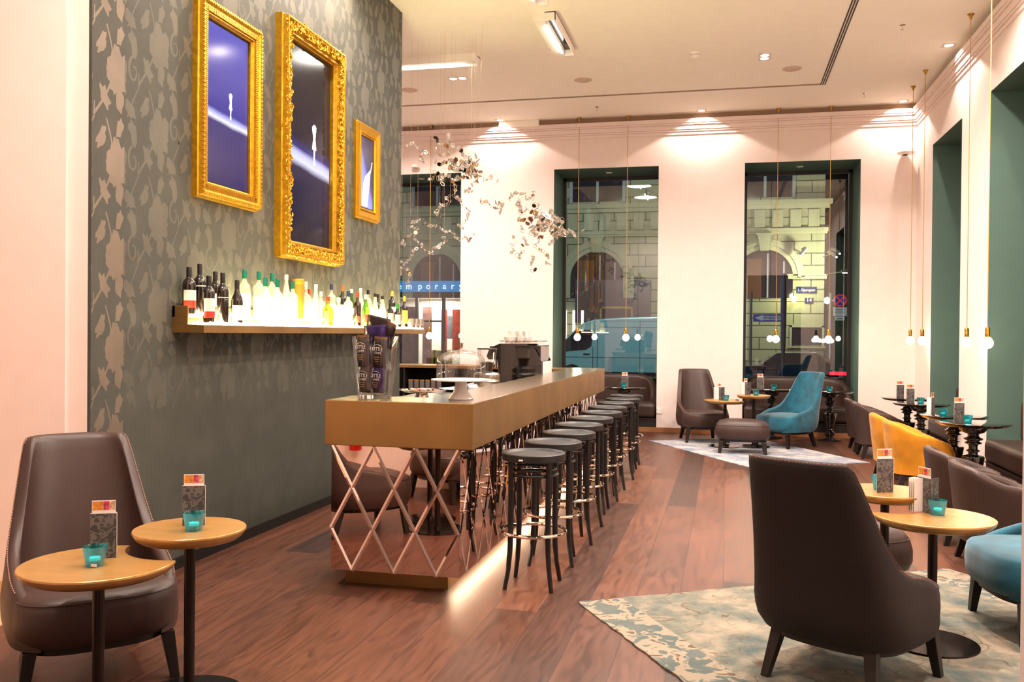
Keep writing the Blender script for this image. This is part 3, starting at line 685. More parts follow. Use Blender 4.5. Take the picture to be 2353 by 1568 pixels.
# pendants
PP = [(-4.53, 13.5, 1.40), (-2.177, 13.47, 1.40), (-1.448, 13.47, 1.40), (.698, 13.47, 1.40), (1.413, 13.47, 1.405), (2.33, 12.61, 1.38), (2.33, 11.88, 1.37), (2.36, 9.91, 1.37), (2.28, 8.86, 1.37)]
PL = ['bare-bulb brass pendant hanging in front of the left window', 'left bare-bulb brass pendant at the middle window', 'right bare-bulb brass pendant at the middle window', 'left bare-bulb brass pendant at the right window', 'right bare-bulb brass pendant at the right window',
      'bare-bulb brass pendant closest to the far right corner', 'bare-bulb brass pendant, second from the far right corner', 'bare-bulb brass pendant against the white pier between the niches', 'bare-bulb brass pendant nearest the camera, against the near niche']
p0 = pendant(PL[0], PP[0][0], PP[0][1], PP[0][2])
for (x, y, z), l in list(zip(PP, PL))[1:]: dup(p0, (x, y, 0), 0, l)
for A_, u_, L_, v_, W_ in (((-.761, 4.814), (.855, .518), 2.48, (.518, -.855), 2.2), ((.265, 10.21), (.866, .5), 1.58, (-.5, .866), 2.53)):
    for o in list(COL.objects):
        if o.parent or o.name.startswith('rug') or 'category' not in o: continue
        dx, dy = o.location.x - A_[0], o.location.y - A_[1]; a = dx * u_[0] + dy * u_[1]; b = dx * v_[0] + dy * v_[1]
        if -.02 < a < L_ + .3 and -.3 < b < W_ + .3: o.location.z += .0088
# ================================================================ the bar
X0, X1, Y0, Y1 = -2.20, -1.333, 4.72, 10.20; ZS = 1.066; ZU = .812
bar = thing('bar_counter', 'long bar counter with a thick brass top and diamond-patterned mirrored sides', 'bar counter', (0, 0, 0))
# U-shaped brass slab
Us = [(X0, Y0), (X1, Y0), (X1, Y1), (X0, Y1), (X0, 9.80), (-1.70, 9.80), (-1.70, 5.10), (X0, 5.10)]
m = MB().prism(Us, ZU, ZS); m.mi = [1 if i == 1 else 0 for i in range(len(m.f))]
m.build('counter_slab', [M_brass, M_brasst], bar, smooth=0, bevel=.004)
mx0, mx1, my0, my1, mz0, mz1 = -2.176, -1.421, 4.77, 10.12, .10, ZU - .002
MB().box(mx0, mx1, my0, 5.08, mz0, mz1).box(-1.72, mx1, 5.08, my1, mz0, mz1).box(mx0, -1.72, 9.82, my1, mz0, mz1).build('carcass', M_dark, bar, smooth=0)
MB().box(mx0, mx1, my0 - .008, my0, mz0, mz1).build('front_mirror', M_mirror, bar, smooth=0)
MB().box(mx1, mx1 + .008, my0 - .008, my1, mz0, mz1).build('side_mirror', M_mirror, bar, smooth=0)
def bevel_line(m, a, b, org, eu, ev, en, w=.0125, h=.0045):
    """V-ground mirror bevel along segment a-b in (u, v) of a plane"""
    O = Vector(org); eu = Vector(eu); ev = Vector(ev); en = Vector(en)
    d = Vector((b[0] - a[0], b[1] - a[1])); L = d.length; d.normalize(); n = Vector((-d.y, d.x))
    P = lambda u, v, k: O + eu * u + ev * v + en * k
    A = Vector(a); B = Vector(b); v = []
    for q in (A, B):
        for s, k in ((-1, .0006), (0, h), (1, .0006)): r = q + n * (w * s); v.append(P(r.x, r.y, k))
    m.add(v, [(0, 1, 4, 3), (1, 2, 5, 4)])
def lattice(m, U, V, org, eu, ev, en, du=.2517, dv=.47, w=.0125):
    # two families of diagonals clipped to the rectangle 0..U x 0..V
    sl = dv / du
    k = -int(V / dv) - 2
    while k * du < U + V / sl + du:
        for sg in (1, -1):
            c = (k + .5) * du
            # u = c + sg*v/sl
            pts = []
            v0, v1 = 0.0, V; f = lambda v: c + sg * v / sl
            # clip on u
            lo, hi = v0, v1
            for lim, keep in ((0, 1), (U, -1)):
                vs = (lim - c) * sl * sg
                inc = sg * keep
                if inc > 0: lo = max(lo, vs)
                else: hi = min(hi, vs)
            if hi - lo > .01: bevel_line(m, (f(lo), lo), (f(hi), hi), org, eu, ev, en, w)
        k += 1
m = MB(); lattice(m, mx1 - mx0, mz1 - mz0, (mx0, my0 - .008, mz0), (1, 0, 0), (0, 0, 1), (0, -1, 0)); m.build('front_bevels', M_mirrorb, bar, smooth=0, fix=False)
m = MB(); lattice(m, my1 - my0, mz1 - mz0, (mx1 + .008, my0, mz0), (0, 1, 0), (0, 0, 1), (1, 0, 0)); m.build('side_bevels', M_mirrorb, bar, smooth=0, fix=False)
MB().box(-2.131, -1.513, 4.873, 5.10, 0, .10).box(-1.80, -1.513, 5.10, 10.0, 0, .10).build('plinth', M_brass, bar, smooth=0)
MB().box(-1.50, -1.485, 4.90, 10.0, .088, .0985).build('underglow_strip', emis('warm led strip', rgb(255, 220, 184), 55), bar, smooth=0)
# working counter inside the U
MB().box(-2.33, -1.72, 5.16, 9.78, .10, .955).build('inner_cabinet', M_dark, bar, smooth=0)
MB().box(-2.36, -1.705, 5.12, 9.79, .955, .975).build('inner_worktop', M_steel, bar, smooth=0, bevel=.003)
# back bar cabinet by the windows
bb = thing('back_bar_cabinet', 'dark open back bar cabinet with a brass-edged top below the left window', 'cabinet', (0, 0, 0))
MB().box(-5.4, -2.75, 12.3, 12.85, .945, .985).build('worktop', M_brass, bb, smooth=0, bevel=.003)
m = MB().box(-5.4, -2.75, 12.82, 12.85, 0, .945).box(-5.4, -2.75, 12.3, 12.85, .0, .08).box(-5.4, -2.75, 12.32, 12.85, .60, .62)
for x in (-5.4, -4.52, -3.64, -2.77): m.box(x, x + .02, 12.32, 12.83, .08, .945)
m.build('body', M_dark, bb, smooth=0)
for k in range(6):
    c = MB().lathe([(.001, 0), (.036, 0), (.037, .004), (.037, .14), (.001, .141)], 20).build('tin_can', mat('grey tin can', rgb(120, 112, 108), .4, .4), smooth=.5, loc=(-4.42 + .085 * k, 12.36, .62))
    MB().lathe([(.001, .141), (.038, .141), (.038, .153), (.001, .154)], 20).build('lid', mat('gold lid', rgb(200, 150, 60), .35, .6), c, smooth=.5)
    tag(c, 'grey tin with a gold lid in the row on the back bar cabinet shelf', 'tin', 'tins on the back bar shelf')

# wall shelf with light-box steps
sh = thing('bottle_shelf', 'brass two-step illuminated bottle shelf on the patterned wall', 'shelf', (0, 0, 0))
SX = -3.02; SY0, SY1 = 4.806, 8.86
MB().box(XL, SX, SY0, SY1, 1.437, 1.486).box(XL, -3.13, SY0, SY1, 1.486, 1.53).box(XL, XL + .02, SY0, SY1, 1.53, 1.60).box(XL, -3.13, SY0, SY0 + .012, 1.53, 1.60).build('shelf_board', M_brass, sh, smooth=0, bevel=.002)
E_sh = emis('shelf light panel', rgb(255, 238, 180), 62)
MB().box(-3.128, SX - .012, SY0 + .10, SY1 - .02, 1.4865, 1.498).build('light_panel', E_sh, sh, smooth=0)
MB().box(XL + .021, -3.134, SY0 + .014, SY1 - .02, 1.5305, 1.545).build('light_panel', E_sh, sh, smooth=0)
import colorsys
def wine(name, prof, body, label, x, y, z, lab=None, cap=None, capm=None, neckring=None, H=None, r=None):
    """bottle from a normalised profile; lab = list of (z0, z1, material, angle range)"""
    t = thing(name, label, 'bottle', (x, y, z), 0, 'bottles on the lit shelf'); k = H; q = r
    P = [(a * q, b * k) for a, b in prof]
    MB().lathe(P, 24).build('glass_body', body, t, smooth=.8)
    if cap is not None:
        z0, z1 = cap; rr = max(a for a, b in prof if b > z0 - .02) * q
        MB().lathe([(rr * 1.0 + .001, z0 * k), (rr + .0015, z1 * k - .004), (rr, z1 * k + .002), (.001, z1 * k + .003)], 20).build('cap', capm, t, smooth=.6)
    for (z0, z1, mm) in (lab or []):
        m = MB(); rr = q + .0008; rows = [[(rr * cos(RAD(a)), rr * sin(RAD(a)), zz * k) for a in range(-75 - 30, 60, 9)] for zz in (z0, z1)]
        m.grid(rows).build('label', mm, t, smooth=.8, fix=False)
    return t
BORD = [(.001, .005), (.85, 0), (1, .02), (1, .62), (.93, .70), (.62, .75), (.36, .80), (.36, .99), (.38, .992), (.38, 1.0), (.001, 1.0)]
BURG = [(.001, .005), (.88, 0), (1, .02), (1, .50), (.9, .58), (.5, .72), (.36, .82), (.36, .99), (.38, 1.0), (.001, 1.0)]
LIQ = [(.001, .005), (.9, 0), (1, .02), (1, .60), (.92, .67), (.5, .73), (.37, .78), (.37, 1.0), (.001, 1.0)]
SQT = [(.001, .005), (.9, 0), (1, .03), (1, .55), (.85, .64), (.42, .70), (.36, .76), (.36, 1.0), (.001, 1.0)]
SLM = [(.001, .005), (.9, 0), (1, .02), (.98, .45), (.7, .65), (.42, .80), (.38, .86), (.38, 1.0), (.001, 1.0)]
cw = mat('cream label', rgb(236, 222, 206), .6); cr = mat('red label', rgb(176, 52, 30), .6); cy = mat('yellow label', rgb(220, 180, 50), .6); cg = mat('grey label', rgb(150, 140, 128), .6)
kt = mat('teal foil cap', rgb(10, 104, 84), .35, .4, var=.3, scale=90); kd = mat('black foil cap', rgb(24, 20, 20), .35); ko = mat('orange foil cap', rgb(214, 84, 30), .4); kg = mat('gold foil cap', rgb(214, 170, 70), .35, .5); kn = mat('navy cap', rgb(30, 44, 74), .35); kw = mat('cream cap', rgb(226, 206, 180), .5); kr = mat('red cap', rgb(190, 50, 24), .45)
M_bbrown = pane('bottle glass brown', (.16, .07, .02, 1), 1.5, .04); M_bdg = pane('bottle glass dark green', (.05, .12, .04, 1), 1.5, .04); M_byel = pane('bottle glass yellow', (.75, .72, .12, 1), 1.5, .03)
def gy(px, x):
    # world Y on plane X=x seen at image column px, shelf height
    d = Vector((px - cx_, 0, -F_)); w = Matrix((vx, vy, vz)) @ d; return w.y * x / w.x
BT = [ # zoom-x, zoom-top, rear?, profile, glass, label bands, cap range, cap material, radius, text
 (238, 205, 1, BORD, M_bdark, [(.14, .30, cr), (.30, .52, cw)], (.78, 1), kd, .040, 'dark red-wine bottle with white and red label at the left end of the shelf'),
 (330, 178, 1, BORD, M_bdark, [(.56, .58, cw)], (.78, 1), kd, .038, 'tallest dark wine bottle with a thin white ring, second from the left'),
 (407, 280, 0, BORD, M_bdark, [(.10, .24, cr), (.24, .52, cw)], (.78, 1), kd, .037, 'shorter dark wine bottle with white and red label in the front row'),
 (462, 243, 1, BORD, M_bdark, [(.2, .5, cw)], (.78, 1), kd, .036, 'dark wine bottle hidden behind the ringed one in front'),
 (527, 253, 0, BORD, M_bdark, [(.50, .515, cw)], (.78, 1), kd, .037, 'dark wine bottle with a white ring in the front row, fourth neck from the left'),
 (650, 317, 0, BURG, M_bdark, [(.07, .42, cw)], (.8, 1), kd, .038, 'slope-shouldered dark wine bottle with a picture label, last of the dark wines'),
 (714, 228, 1, LIQ, M_bclear, [(.25, .5, cw)], (.82, 1), kt, .040, 'tall clear bottle with a teal cap, leftmost of the clear spirits'),
 (837, 243, 1, LIQ, M_bclear, [(.25, .45, cw)], (.82, 1), kt, .039, 'tall clear bottle with a teal cap, second in the rear row of clear spirits'),
 (893, 296, 0, LIQ, M_bclear, [(.2, .42, cw)], (.82, 1), kt, .037, 'clear bottle with a teal cap in the front row left of the orange canister'),
 (951, 258, 1, LIQ, M_bclear, [(.25, .45, cw)], (.82, 1), kt, .039, 'tall clear bottle with a teal cap, third in the rear row of clear spirits'),
 (997, 308, 0, LIQ, M_bclear, [(.2, .42, cw)], (.82, 1), kt, .037, 'clear bottle with a teal cap, second in the front row of clear spirits'),
 (1072, 268, 1, SLM, M_frost, [], (.88, 1), kw, .034, 'slim frosted bottle with a cream stopper left of the orange canister'),
 (1127, 323, 0, LIQ, M_bclear, [(.2, .42, cw)], (.82, 1), kt, .037, 'clear bottle with a teal cap directly in front of the orange canister'),
 (1237, 330, 1, SQT, M_frost, [], (.84, 1), kw, .040, 'frosted bottle with a beige screw cap right of the orange canister'),
 (1272, 395, 1, SQT, M_bclear, [(.2, .5, cw)], (.8, 1), ko, .034, 'clear bottle with an orange-red cap behind the slender pale one'),
 (1327, 352, 0, SLM, M_frost, [], (.92, 1), kw, .033, 'slender frosted bottle with a pointed pale top in the middle of the shelf'),
 (1370, 415, 1, SQT, M_bclear, [(.2, .5, cw)], (.85, 1), kw, .033, 'small clear bottle with a white cap in the rear row mid shelf'),
 (1430, 458, 0, SQT, M_byel, [(.15, .5, cy)], (.85, 1), kr, .042, 'squat yellow bottle with a red cap in the front row'),
 (1461, 352, 1, LIQ, M_bclear, [(.2, .45, cw)], (.85, 1), kn, .036, 'clear bottle with a navy cap in the rear row'),
 (1522, 465, 0, SQT, M_bclear, [(.1, .6, cw)], (.86, 1), kw, .042, 'squat clear bottle with a large white label in the front row'),
 (1555, 362, 1, LIQ, M_bdg, [(.2, .45, cw)], (.84, 1), ko, .034, 'dark green bottle with an orange cap in the rear row'),
 (1605, 410, 0, LIQ, M_bclear, [(.15, .5, cw)], (.84, 1), kn, .038, 'clear bottle with green label and navy cap beside the squat white one'),
 (1632, 393, 1, SLM, M_bgreen, [(.2, .4, cw)], (.88, 1), kw, .033, 'bright green slim bottle in the rear row'),
 (1685, 416, 0, LIQ, M_bbrown, [(.12, .3, cr)], (.84, 1), kr, .031, 'brown bottle with a red cap in the front row'),
 (1710, 385, 1, SLM, M_frost, [], (.9, 1), kw, .033, 'pale frosted bottle behind the brown red-capped one'),
 (1755, 440, 0, BURG, M_bgreen, [(.12, .38, cr)], (.86, 1), kw, .033, 'green bottle with red and white label in the front row'),
 (1776, 400, 1, LIQ, M_bclear, [(.2, .45, cw)], (.86, 1), kd, .035, 'clear bottle with a black cap behind the green red-labelled one'),
 (1835, 430, 0, SLM, M_bclear, [(.15, .3, cr)], (.9, 1), kd, .034, 'clear bottle with a small red label and black top, right part of the front row'),
 (1862, 436, 1, LIQ, M_bdg, [(.2, .45, cw)], (.86, 1), kd, .034, 'dark bottle hidden behind two clear ones near the right end'),
 (1898, 452, 0, SLM, M_bclear, [(.15, .5, cw)], (.9, 1), kd, .037, 'clear bottle with white label and black cap, last clear one to the right'),
 (1980, 410, 1, LIQ, M_bdg, [(.2, .5, cw)], (.84, 1), kg, .035, 'dark bottle with a gold cap in the rear row near the right end'),
 (1966, 482, 0, SQT, M_bdark, [(.15, .5, cg)], (.84, 1), kd, .033, 'squat black bottle in the front row near the right end'),
 (2027, 520, 0, SQT, M_bdark, [(.12, .55, cg)], (.8, 1), mat('green cap', rgb(30, 110, 40), .4), .038, 'squat dark bottle with a green cap'),
 (2087, 455, 0, LIQ, M_bdark, [(.12, .55, cy)], (.84, 1), kg, .034, 'dark bottle with gold cap and yellow label, rightmost bottle on the shelf')]
for zx, zt, rear, pf, gm, lb, cp, cm, rr, tx in BT:
    x = -3.178 if rear else -3.072; px = 370 + zx / 3.735; py = 560 + zt / 3.735; y = gy(px, x)
    dep = y * .973 - x * .23; zb = 1.547 if rear else 1.500; hz = 768 - .0087 * (px - 1668) * -1 if False else 771 - (1668 - px) * .0087
    top = 1.45 + (hz - py) / F_ * dep / 1.0
    wine('liquor_bottle' if gm is not M_bdark else 'wine_bottle', pf, gm, tx, x, y, zb, lb, cp, cm, None, top - zb, rr)
y = gy(370 + 1172 / 3.735, -3.178)
t = thing('tin_canister', 'tall orange gift canister standing among the clear bottles', 'canister', (-3.178, y, 1.547), 0)
MB().lathe([(.001, 0), (.045, 0), (.045, .285), (.001, .286)], 32).build('tube', mat('orange canister', rgb(206, 110, 30), .4, .3), t, smooth=.6)
MB().lathe([(.046, .262), (.047, .266), (.047, .30), (.044, .304), (.001, .304)], 32).build('lid', mat('orange lid', rgb(226, 140, 40), .35, .4), t, smooth=.6)
for i, zx in enumerate((2150, 2186, 2222)):
    y = gy(370 + zx / 3.735, -3.06)
    t = thing('steel_jug', 'small polished steel milk jug at the right end of the lit shelf', 'jug', (-3.06, y, 1.500), 1.2, 'steel jugs on the shelf end')
    MB().lathe([(.001, 0), (.036, 0), (.040, .02), (.036, .06), (.034, .09), (.032, .09), (.001, .006)], 28).build('body', M_steel, t, smooth=.7)
    MB().tube([(.036, 0, .075), (.058, 0, .07), (.06, 0, .035), (.038, 0, .02)], .004, 8).build('handle', M_steel, t)

# framed screens
def m_screen(nm, kind):
    N = NT(nm); v = N.coords((1, 1, 1)); sp = N.n('ShaderNodeSeparateXYZ'); N.l(v, sp.inputs[0])
    # local: y across, z up, both metres from the screen centre; a glowing slanted beam
    a = N.n('ShaderNodeMath', operation='MULTIPLY_ADD'); N.l(sp.outputs['Y'], a.inputs[0]); a.inputs[1].default_value = {0: .06, 1: .10, 2: 1.6}[kind]; N.l(sp.outputs['Z'], a.inputs[2])
    nz = N.n('ShaderNodeTexNoise', Scale=5.0, Detail=4.0); N.l(v, nz.inputs['Vector'])
    b = N.n('ShaderNodeMath', operation='MULTIPLY_ADD'); N.l(nz.outputs['Fac'], b.inputs[0]); b.inputs[1].default_value = .02; N.l(a.outputs[0], b.inputs[2])
    if kind == 0: st = [(0, rgb(58, 46, 92)), (.40, rgb(70, 60, 120)), (.425, rgb(240, 240, 255)), (.445, rgb(190, 190, 255)), (.475, rgb(66, 58, 150)), (.7, rgb(92, 84, 170)), (1, rgb(88, 86, 190))]
    elif kind == 1: st = [(0, rgb(18, 14, 26)), (.385, rgb(24, 22, 66)), (.42, rgb(225, 225, 255)), (.452, rgb(200, 200, 255)), (.48, rgb(40, 40, 120)), (.53, rgb(30, 22, 40)), (1, rgb(40, 28, 30))]
    else: st = [(0, rgb(200, 205, 255)), (.45, rgb(150, 150, 230)), (.58, rgb(90, 84, 120)), (1, rgb(74, 62, 84))]
    mr = N.n('ShaderNodeMapRange'); mr.inputs['From Min'].default_value = {0: -.55, 1: -.80, 2: -.35}[kind]; mr.inputs['From Max'].default_value = {0: .55, 1: .80, 2: .35}[kind]
    N.l(b.outputs[0], mr.inputs['Value']); c = N.ramp(mr.outputs[0], st)
    N.b.inputs['Base Color'].default_value = (.01, .01, .01, 1); N.b.inputs['Roughness'].default_value = .12; N.b.inputs['Specular IOR Level'].default_value = .1
    N.l(c, N.b.inputs['Emission Color']); N.b.inputs['Emission Strength'].default_value = 1.0
    return N.m
def figure(parent, x, cy, cz, h, gl):
    """white dancer silhouette shown on the screen, arms raised"""
    # outline in unit height, u right, v up from feet
    L = [(-.04, 0), (-.025, .18), (-.03, .36), (-.09, .38), (-.075, .52), (-.045, .62), (-.06, .74), (-.085, .82), (-.10, .93), (-.05, .975), (-.035, 1.0), (.03, 1.0), (.05, .975), (.085, .94), (.075, .86), (.055, .78), (.045, .62), (.065, .5), (.085, .39), (.035, .36), (.02, .2), (.04, .0)]
    m = MB().add([(x, cy + a * h * 1.3, cz + b * h) for a, b in L], [tuple(range(len(L)))]); return m.build('screen_figure', gl, parent, smooth=0, fix=False)
def picture(label, y0, y1, z0, z1, t, fw, kind, style):
    r = thing('picture_frame', label, 'framed screen', (XL, (y0 + y1) / 2, (z0 + z1) / 2)); hw = (y1 - y0) / 2; hh = (z1 - z0) / 2
    # moulding profile: (distance inwards from outer edge, height off the wall)
    P = [(.0, 0), (.0, t * .55), (.012, t * .62), (.016, t), (.03, t), (.04, t * .9), (fw * .72, t * .62), (fw * .78, t * .72), (fw * .88, t * .72), (fw * .93, t * .5), (fw, t * .45), (fw, .012)]
    m = MB()
    cs = [(-1, -1), (1, -1), (1, 1), (-1, 1)]
    rows = [[(h, sy * (hw - d), sz * (hh - d)) for sy, sz in cs] + [(h, cs[0][0] * (hw - d), cs[0][1] * (hh - d))] for d, h in P]
    m.grid(rows).build('moulding', M_gold if style != 2 else M_goldp, r, smooth=.35)
    # ornament: rope beads on the rim, ribs or acanthus leaves on the slope
    rd = random.Random(int(y0 * 10)); o = MB()
    def run(d, h, step, fn):
        for (ay, az), (by, bz) in ((cs[0], cs[1]), (cs[1], cs[2]), (cs[2], cs[3]), (cs[3], cs[0])):
            A = Vector((h, ay * (hw - d), az * (hh - d))); B = Vector((h, by * (hw - d), bz * (hh - d))); D = (B - A); n = int(D.length / step); D.normalize(); Nn = Vector((1, 0, 0)); T = D.cross(Nn)
            for i in range(n): fn(A + D * (step * (i + .5)), D, T, Nn)
    if style == 0:
        run(.023, t, .028, lambda p, D, T, Nn: o.obox(p, (D * .010 + T * .006), (T * .006 - D * .003), Nn * .006))
        run(.04 + (fw * .72 - .04) / 2, t * .77, .0125, lambda p, D, T, Nn: o.obox(p, D * .0035, T * (fw * .34 - .012) * .95, Nn * .006))
    elif style == 1:
        def leaf(p, D, T, Nn):
            for q in range(4):
                a = rd.random() * 6.28; rr = .016 + .012 * rd.random(); off = D * (rd.random() - .5) * .03 + T * (rd.random() - .5) * fw * .55
                c = p + off; u = (D * cos(a) + T * sin(a)); w = (D * -sin(a) + T * cos(a))
                pts = [c + u * rr * cos(s) * (1 - .13 * s) + w * rr * .9 * sin(s) * (1 - .13 * s) + Nn * (.004 + .006 * sin(s)) for s in [k * .62 for k in range(8)]]
                o.tube(pts, [.0055, .006, .006, .0055, .005, .0045, .004, .003], 5)
        run(fw * .40, t * .86, .032, leaf)
        run(.022, t, .014, lambda p, D, T, Nn: o.obox(p, D * .005, T * .005, Nn * .004))
    else:
        run(.023, t, .020, lambda p, D, T, Nn: o.obox(p, D * .007, T * .005, Nn * .003))
        run(fw * .83, t * .74, .012, lambda p, D, T, Nn: o.obox(p, D * .004, T * .003, Nn * .003))
    o.build('carved_ornament', M_goldp, r, smooth=.7, fix=False)
    MB().box(.014, .016, -(hw - fw), hw - fw, -(hh - fw), hh - fw).build('black_bezel', M_frame, r, smooth=0)
    iy, iz = hw - fw - .012, hh - fw - .012
    s = MB().box(.016, .0175, -iy, iy, -iz, iz).build('screen', m_screen('screen picture %d' % kind, kind), r, smooth=0)
    gl = emis('screen figure glow', rgb(244, 244, 255), 1.6)
    if kind < 2:
        q = {0: (530, 276, .175), 1: (722, 380, .32)}[kind]; d = Matrix((vx, vy, vz)) @ Vector((q[0] - cx_, -(q[1] - cy_), -F_)); kk = (XL + .018) / d.x
        figure(r, .018, d.y * kk - r.location.y, 1.45 + d.z * kk - r.location.z, q[2], gl)
    else:
        m = MB()
        for q in range(7): a = -.10 + .018 * q; m.tube([(.018, a, -iz + .01), (.018, a + .03 + .004 * q, -.10), (.018, a + .075, -.03 + .012 * q)], .0035, 4)
        m.tube([(.018, .06, -.04), (.018, .10, .05), (.018, .125, .12), (.018, .11, .06)], .003, 4); m.build('screen_figure', gl, s, smooth=0)
    return r
picture('gilt ribbed frame with a violet-blue screen, left of the three', 5.0, 5.757, 2.287, 3.545, .07, .108, 0, 0)
picture('largest gilt frame with carved leaves and a dark screen, middle of the three', 6.05, 7.10, 2.0, 3.79, .10, .135, 1, 1)
picture('smallest plain gilt frame with a pale screen, right of the three', 7.488, 8.02, 2.473, 3.338, .05, .105, 2, 2)

# ---- things on the bar
v = thing('glass_vase', 'tall clear glass vase holding snack bags on the near corner of the bar', 'vase', (-1.985, 4.93, ZS), 0)
MB().lathe([(.001, 0), (.096, 0), (.0985, .006), (.104, .06), (.134, .36)], 48, cap=False).build('glass_body', M_clear, v, smooth=.7)
MB().lathe([(.001, .002), (.090, .002), (.093, .024), (.001, .025)], 40).build('solid_base', glass('thick glass', (1, 1, 1, 1)), v, smooth=.6)
def bag(label, cx, cy, z0, rx, rz, w, h, colr, txt, tilt=0, facing=-.37):
    t = thing('snack_bag', label, 'snack bag', (cx, cy, z0), facing, 'snack bags in the glass vase'); rows = []; n = 12
    rr = random.Random(int(cx * 1000) + int(z0 * 997))
    for j in range(n + 1):
        a = j / n; th = .022 * (1 - (2 * a - 1) ** 6) + .001; row = []
        for i in range(17):
            b = -1 + i / 8; wv = .004 * (rr.random() - .5)
            row.append((b * w / 2, -th * (1 - b * b) ** .5 - .0 + wv, a * h))
        for i in range(15, 0, -1):
            b = -1 + i / 8; row.append((b * w / 2, th * (1 - b * b) ** .5, a * h))
        rows.append(row)
    MB().grid(rows, closed=True).build('bag_foil', colr, t, smooth=.9)
    m = MB().box(-w / 2, w / 2, -.0012, .0012, h, h + .014); m.build('crimped_seal', mat('gold foil seal', rgb(150, 112, 70), .35, .5), t, smooth=0)
    if txt:
        q = text_mesh('printed_name', 'KETTLE', .030, M_paper, t, (0, -.0265, h * .66), (pi / 2, 0, 0), .0003, sx=.82)
        text_mesh('printed_name', 'CHIPS', .019, M_paper, t, (.006, -.0262, h * .66 - .022), (pi / 2, 0, 0), .0003)
        MB().tube([(-.03 + .06 * k / 8, -.0262, h * .66 + .018 + .008 * sin(pi * k / 8)) for k in range(9)], .0009, 4).build('printed_swoosh', M_paper, t)
        for k in range(3): MB().box(-.022 + .004 * k, .022 - .004 * k, -.0262, -.0257, h * .38 - .012 * k, h * .38 + .004 - .012 * k).build('printed_line', mat('gold print', rgb(170, 130, 80), .5), t, smooth=0)
    t.rotation_euler = (rx, rz, facing); return t
bd = mat('dark brown snack foil', rgb(46, 34, 34), .3, .35, var=.3, scale=25, bump=.4, bscale=40); bp = mat('purple snack foil', rgb(52, 34, 84), .3, .4, var=.35, scale=25, bump=.4, bscale=40)
bag('dark snack bag low left inside the vase', -2.025, 4.885, ZS + .035, 0, 0, .085, .15, bd, True)
bag('purple snack bag low right inside the vase', -1.945, 4.885, ZS + .035, 0, 0, .09, .15, bp, True)
bag('dark snack bag upper left inside the vase', -2.035, 4.885, ZS + .185, 0, -.06, .095, .17, bd, True)
bag('dark snack bag upper right inside the vase', -1.94, 4.885, ZS + .175, 0, .06, .095, .17, bd, True)
bag('purple snack bag at the back inside the vase', -1.985, 4.965, ZS + .05, 0, 0, .12, .27, bp, False)
bag('topmost dark snack bag lying across the vase rim', -1.895, 4.93, ZS + .405, 0, -1.40, .11, .17, bd, False)
bag('purple snack bag wedged sideways at the vase rim', -1.91, 4.91, ZS + .375, .0, -1.62, .11, .16, bp, False)
bag('dark snack bag sticking out at the right of the vase rim', -1.93, 4.95, ZS + .30, .1, .35, .10, .14, bd, False)

cs = thing('cake_stand', 'white pedestal cake stand with a clear glass dome on the bar', 'cake stand', (-1.49, 5.02, ZS + .0005), 0)
MB().lathe([(.001, 0), (.071, 0), (.073, .004), (.066, .014), (.045, .04), (.036, .07), (.034, .098), (.04, .104), (.16, .108), (.172, .112), (.172, .117), (.001, .115)], 56).build('pedestal_plate', M_white, cs, smooth=.6)
MB().lathe([(.142, .117), (.143, .12), (.143, .215), (.135, .24), (.11, .265), (.06, .283), (.012, .289)], 64, cap=False).build('glass_dome', M_clear, cs, smooth=.7)
MB().lathe([(.012, .288), (.008, .295), (.011, .31), (.013, .325), (.009, .33), (.001, .331)], 24).build('dome_knob', M_chrome, cs, smooth=.7)
tr = thing('serving_tray', 'round silver tray of wrapped sweets on the counter behind the bar top', 'tray', (-2.08, 6.05, .976), 0)
MB().lathe([(.001, .055), (.12, .055), (.135, .062), (.162, .07), (.165, .074), (.16, .075), (.135, .066), (.001, .06)], 48).build('tray_dish', M_chrome, tr, smooth=.6)
MB().lathe([(.001, 0), (.05, 0), (.052, .01), (.04, .05), (.001, .056)], 24).build('tray_foot', M_chrome, tr, smooth=.6)
rr = random.Random(4); cw2 = [mat('cream sweet wrapper', rgb(216, 190, 170), .4), mat('pink sweet wrapper', rgb(196, 130, 110), .4), mat('brown sweet wrapper', rgb(90, 60, 46), .4)]
for k in range(14):
    a = k * 2.4; q = .035 + .0065 * k
    o = MB().obox((0, 0, .009), (.020, 0, 0), (0, .012, 0), (0, 0, .009)).build('wrapped_sweet', cw2[k % 3], None, (-2.08 + q * cos(a), 6.05 + q * sin(a), .976 + .061), a * 1.7, smooth=0, bevel=.004)
    tag(o, 'small wrapped sweet on the silver tray', 'sweet', 'wrapped sweets on the tray')
pl = thing('serving_plate', 'flat white plate on the inner worktop behind the silver tray', 'plate', (-2.12, 7.1, .976), 0)
MB().lathe([(.001, 0), (.10, 0), (.17, .016), (.172, .020), (.10, .006), (.001, .005)], 48).build('dish', M_white, pl, smooth=.6)
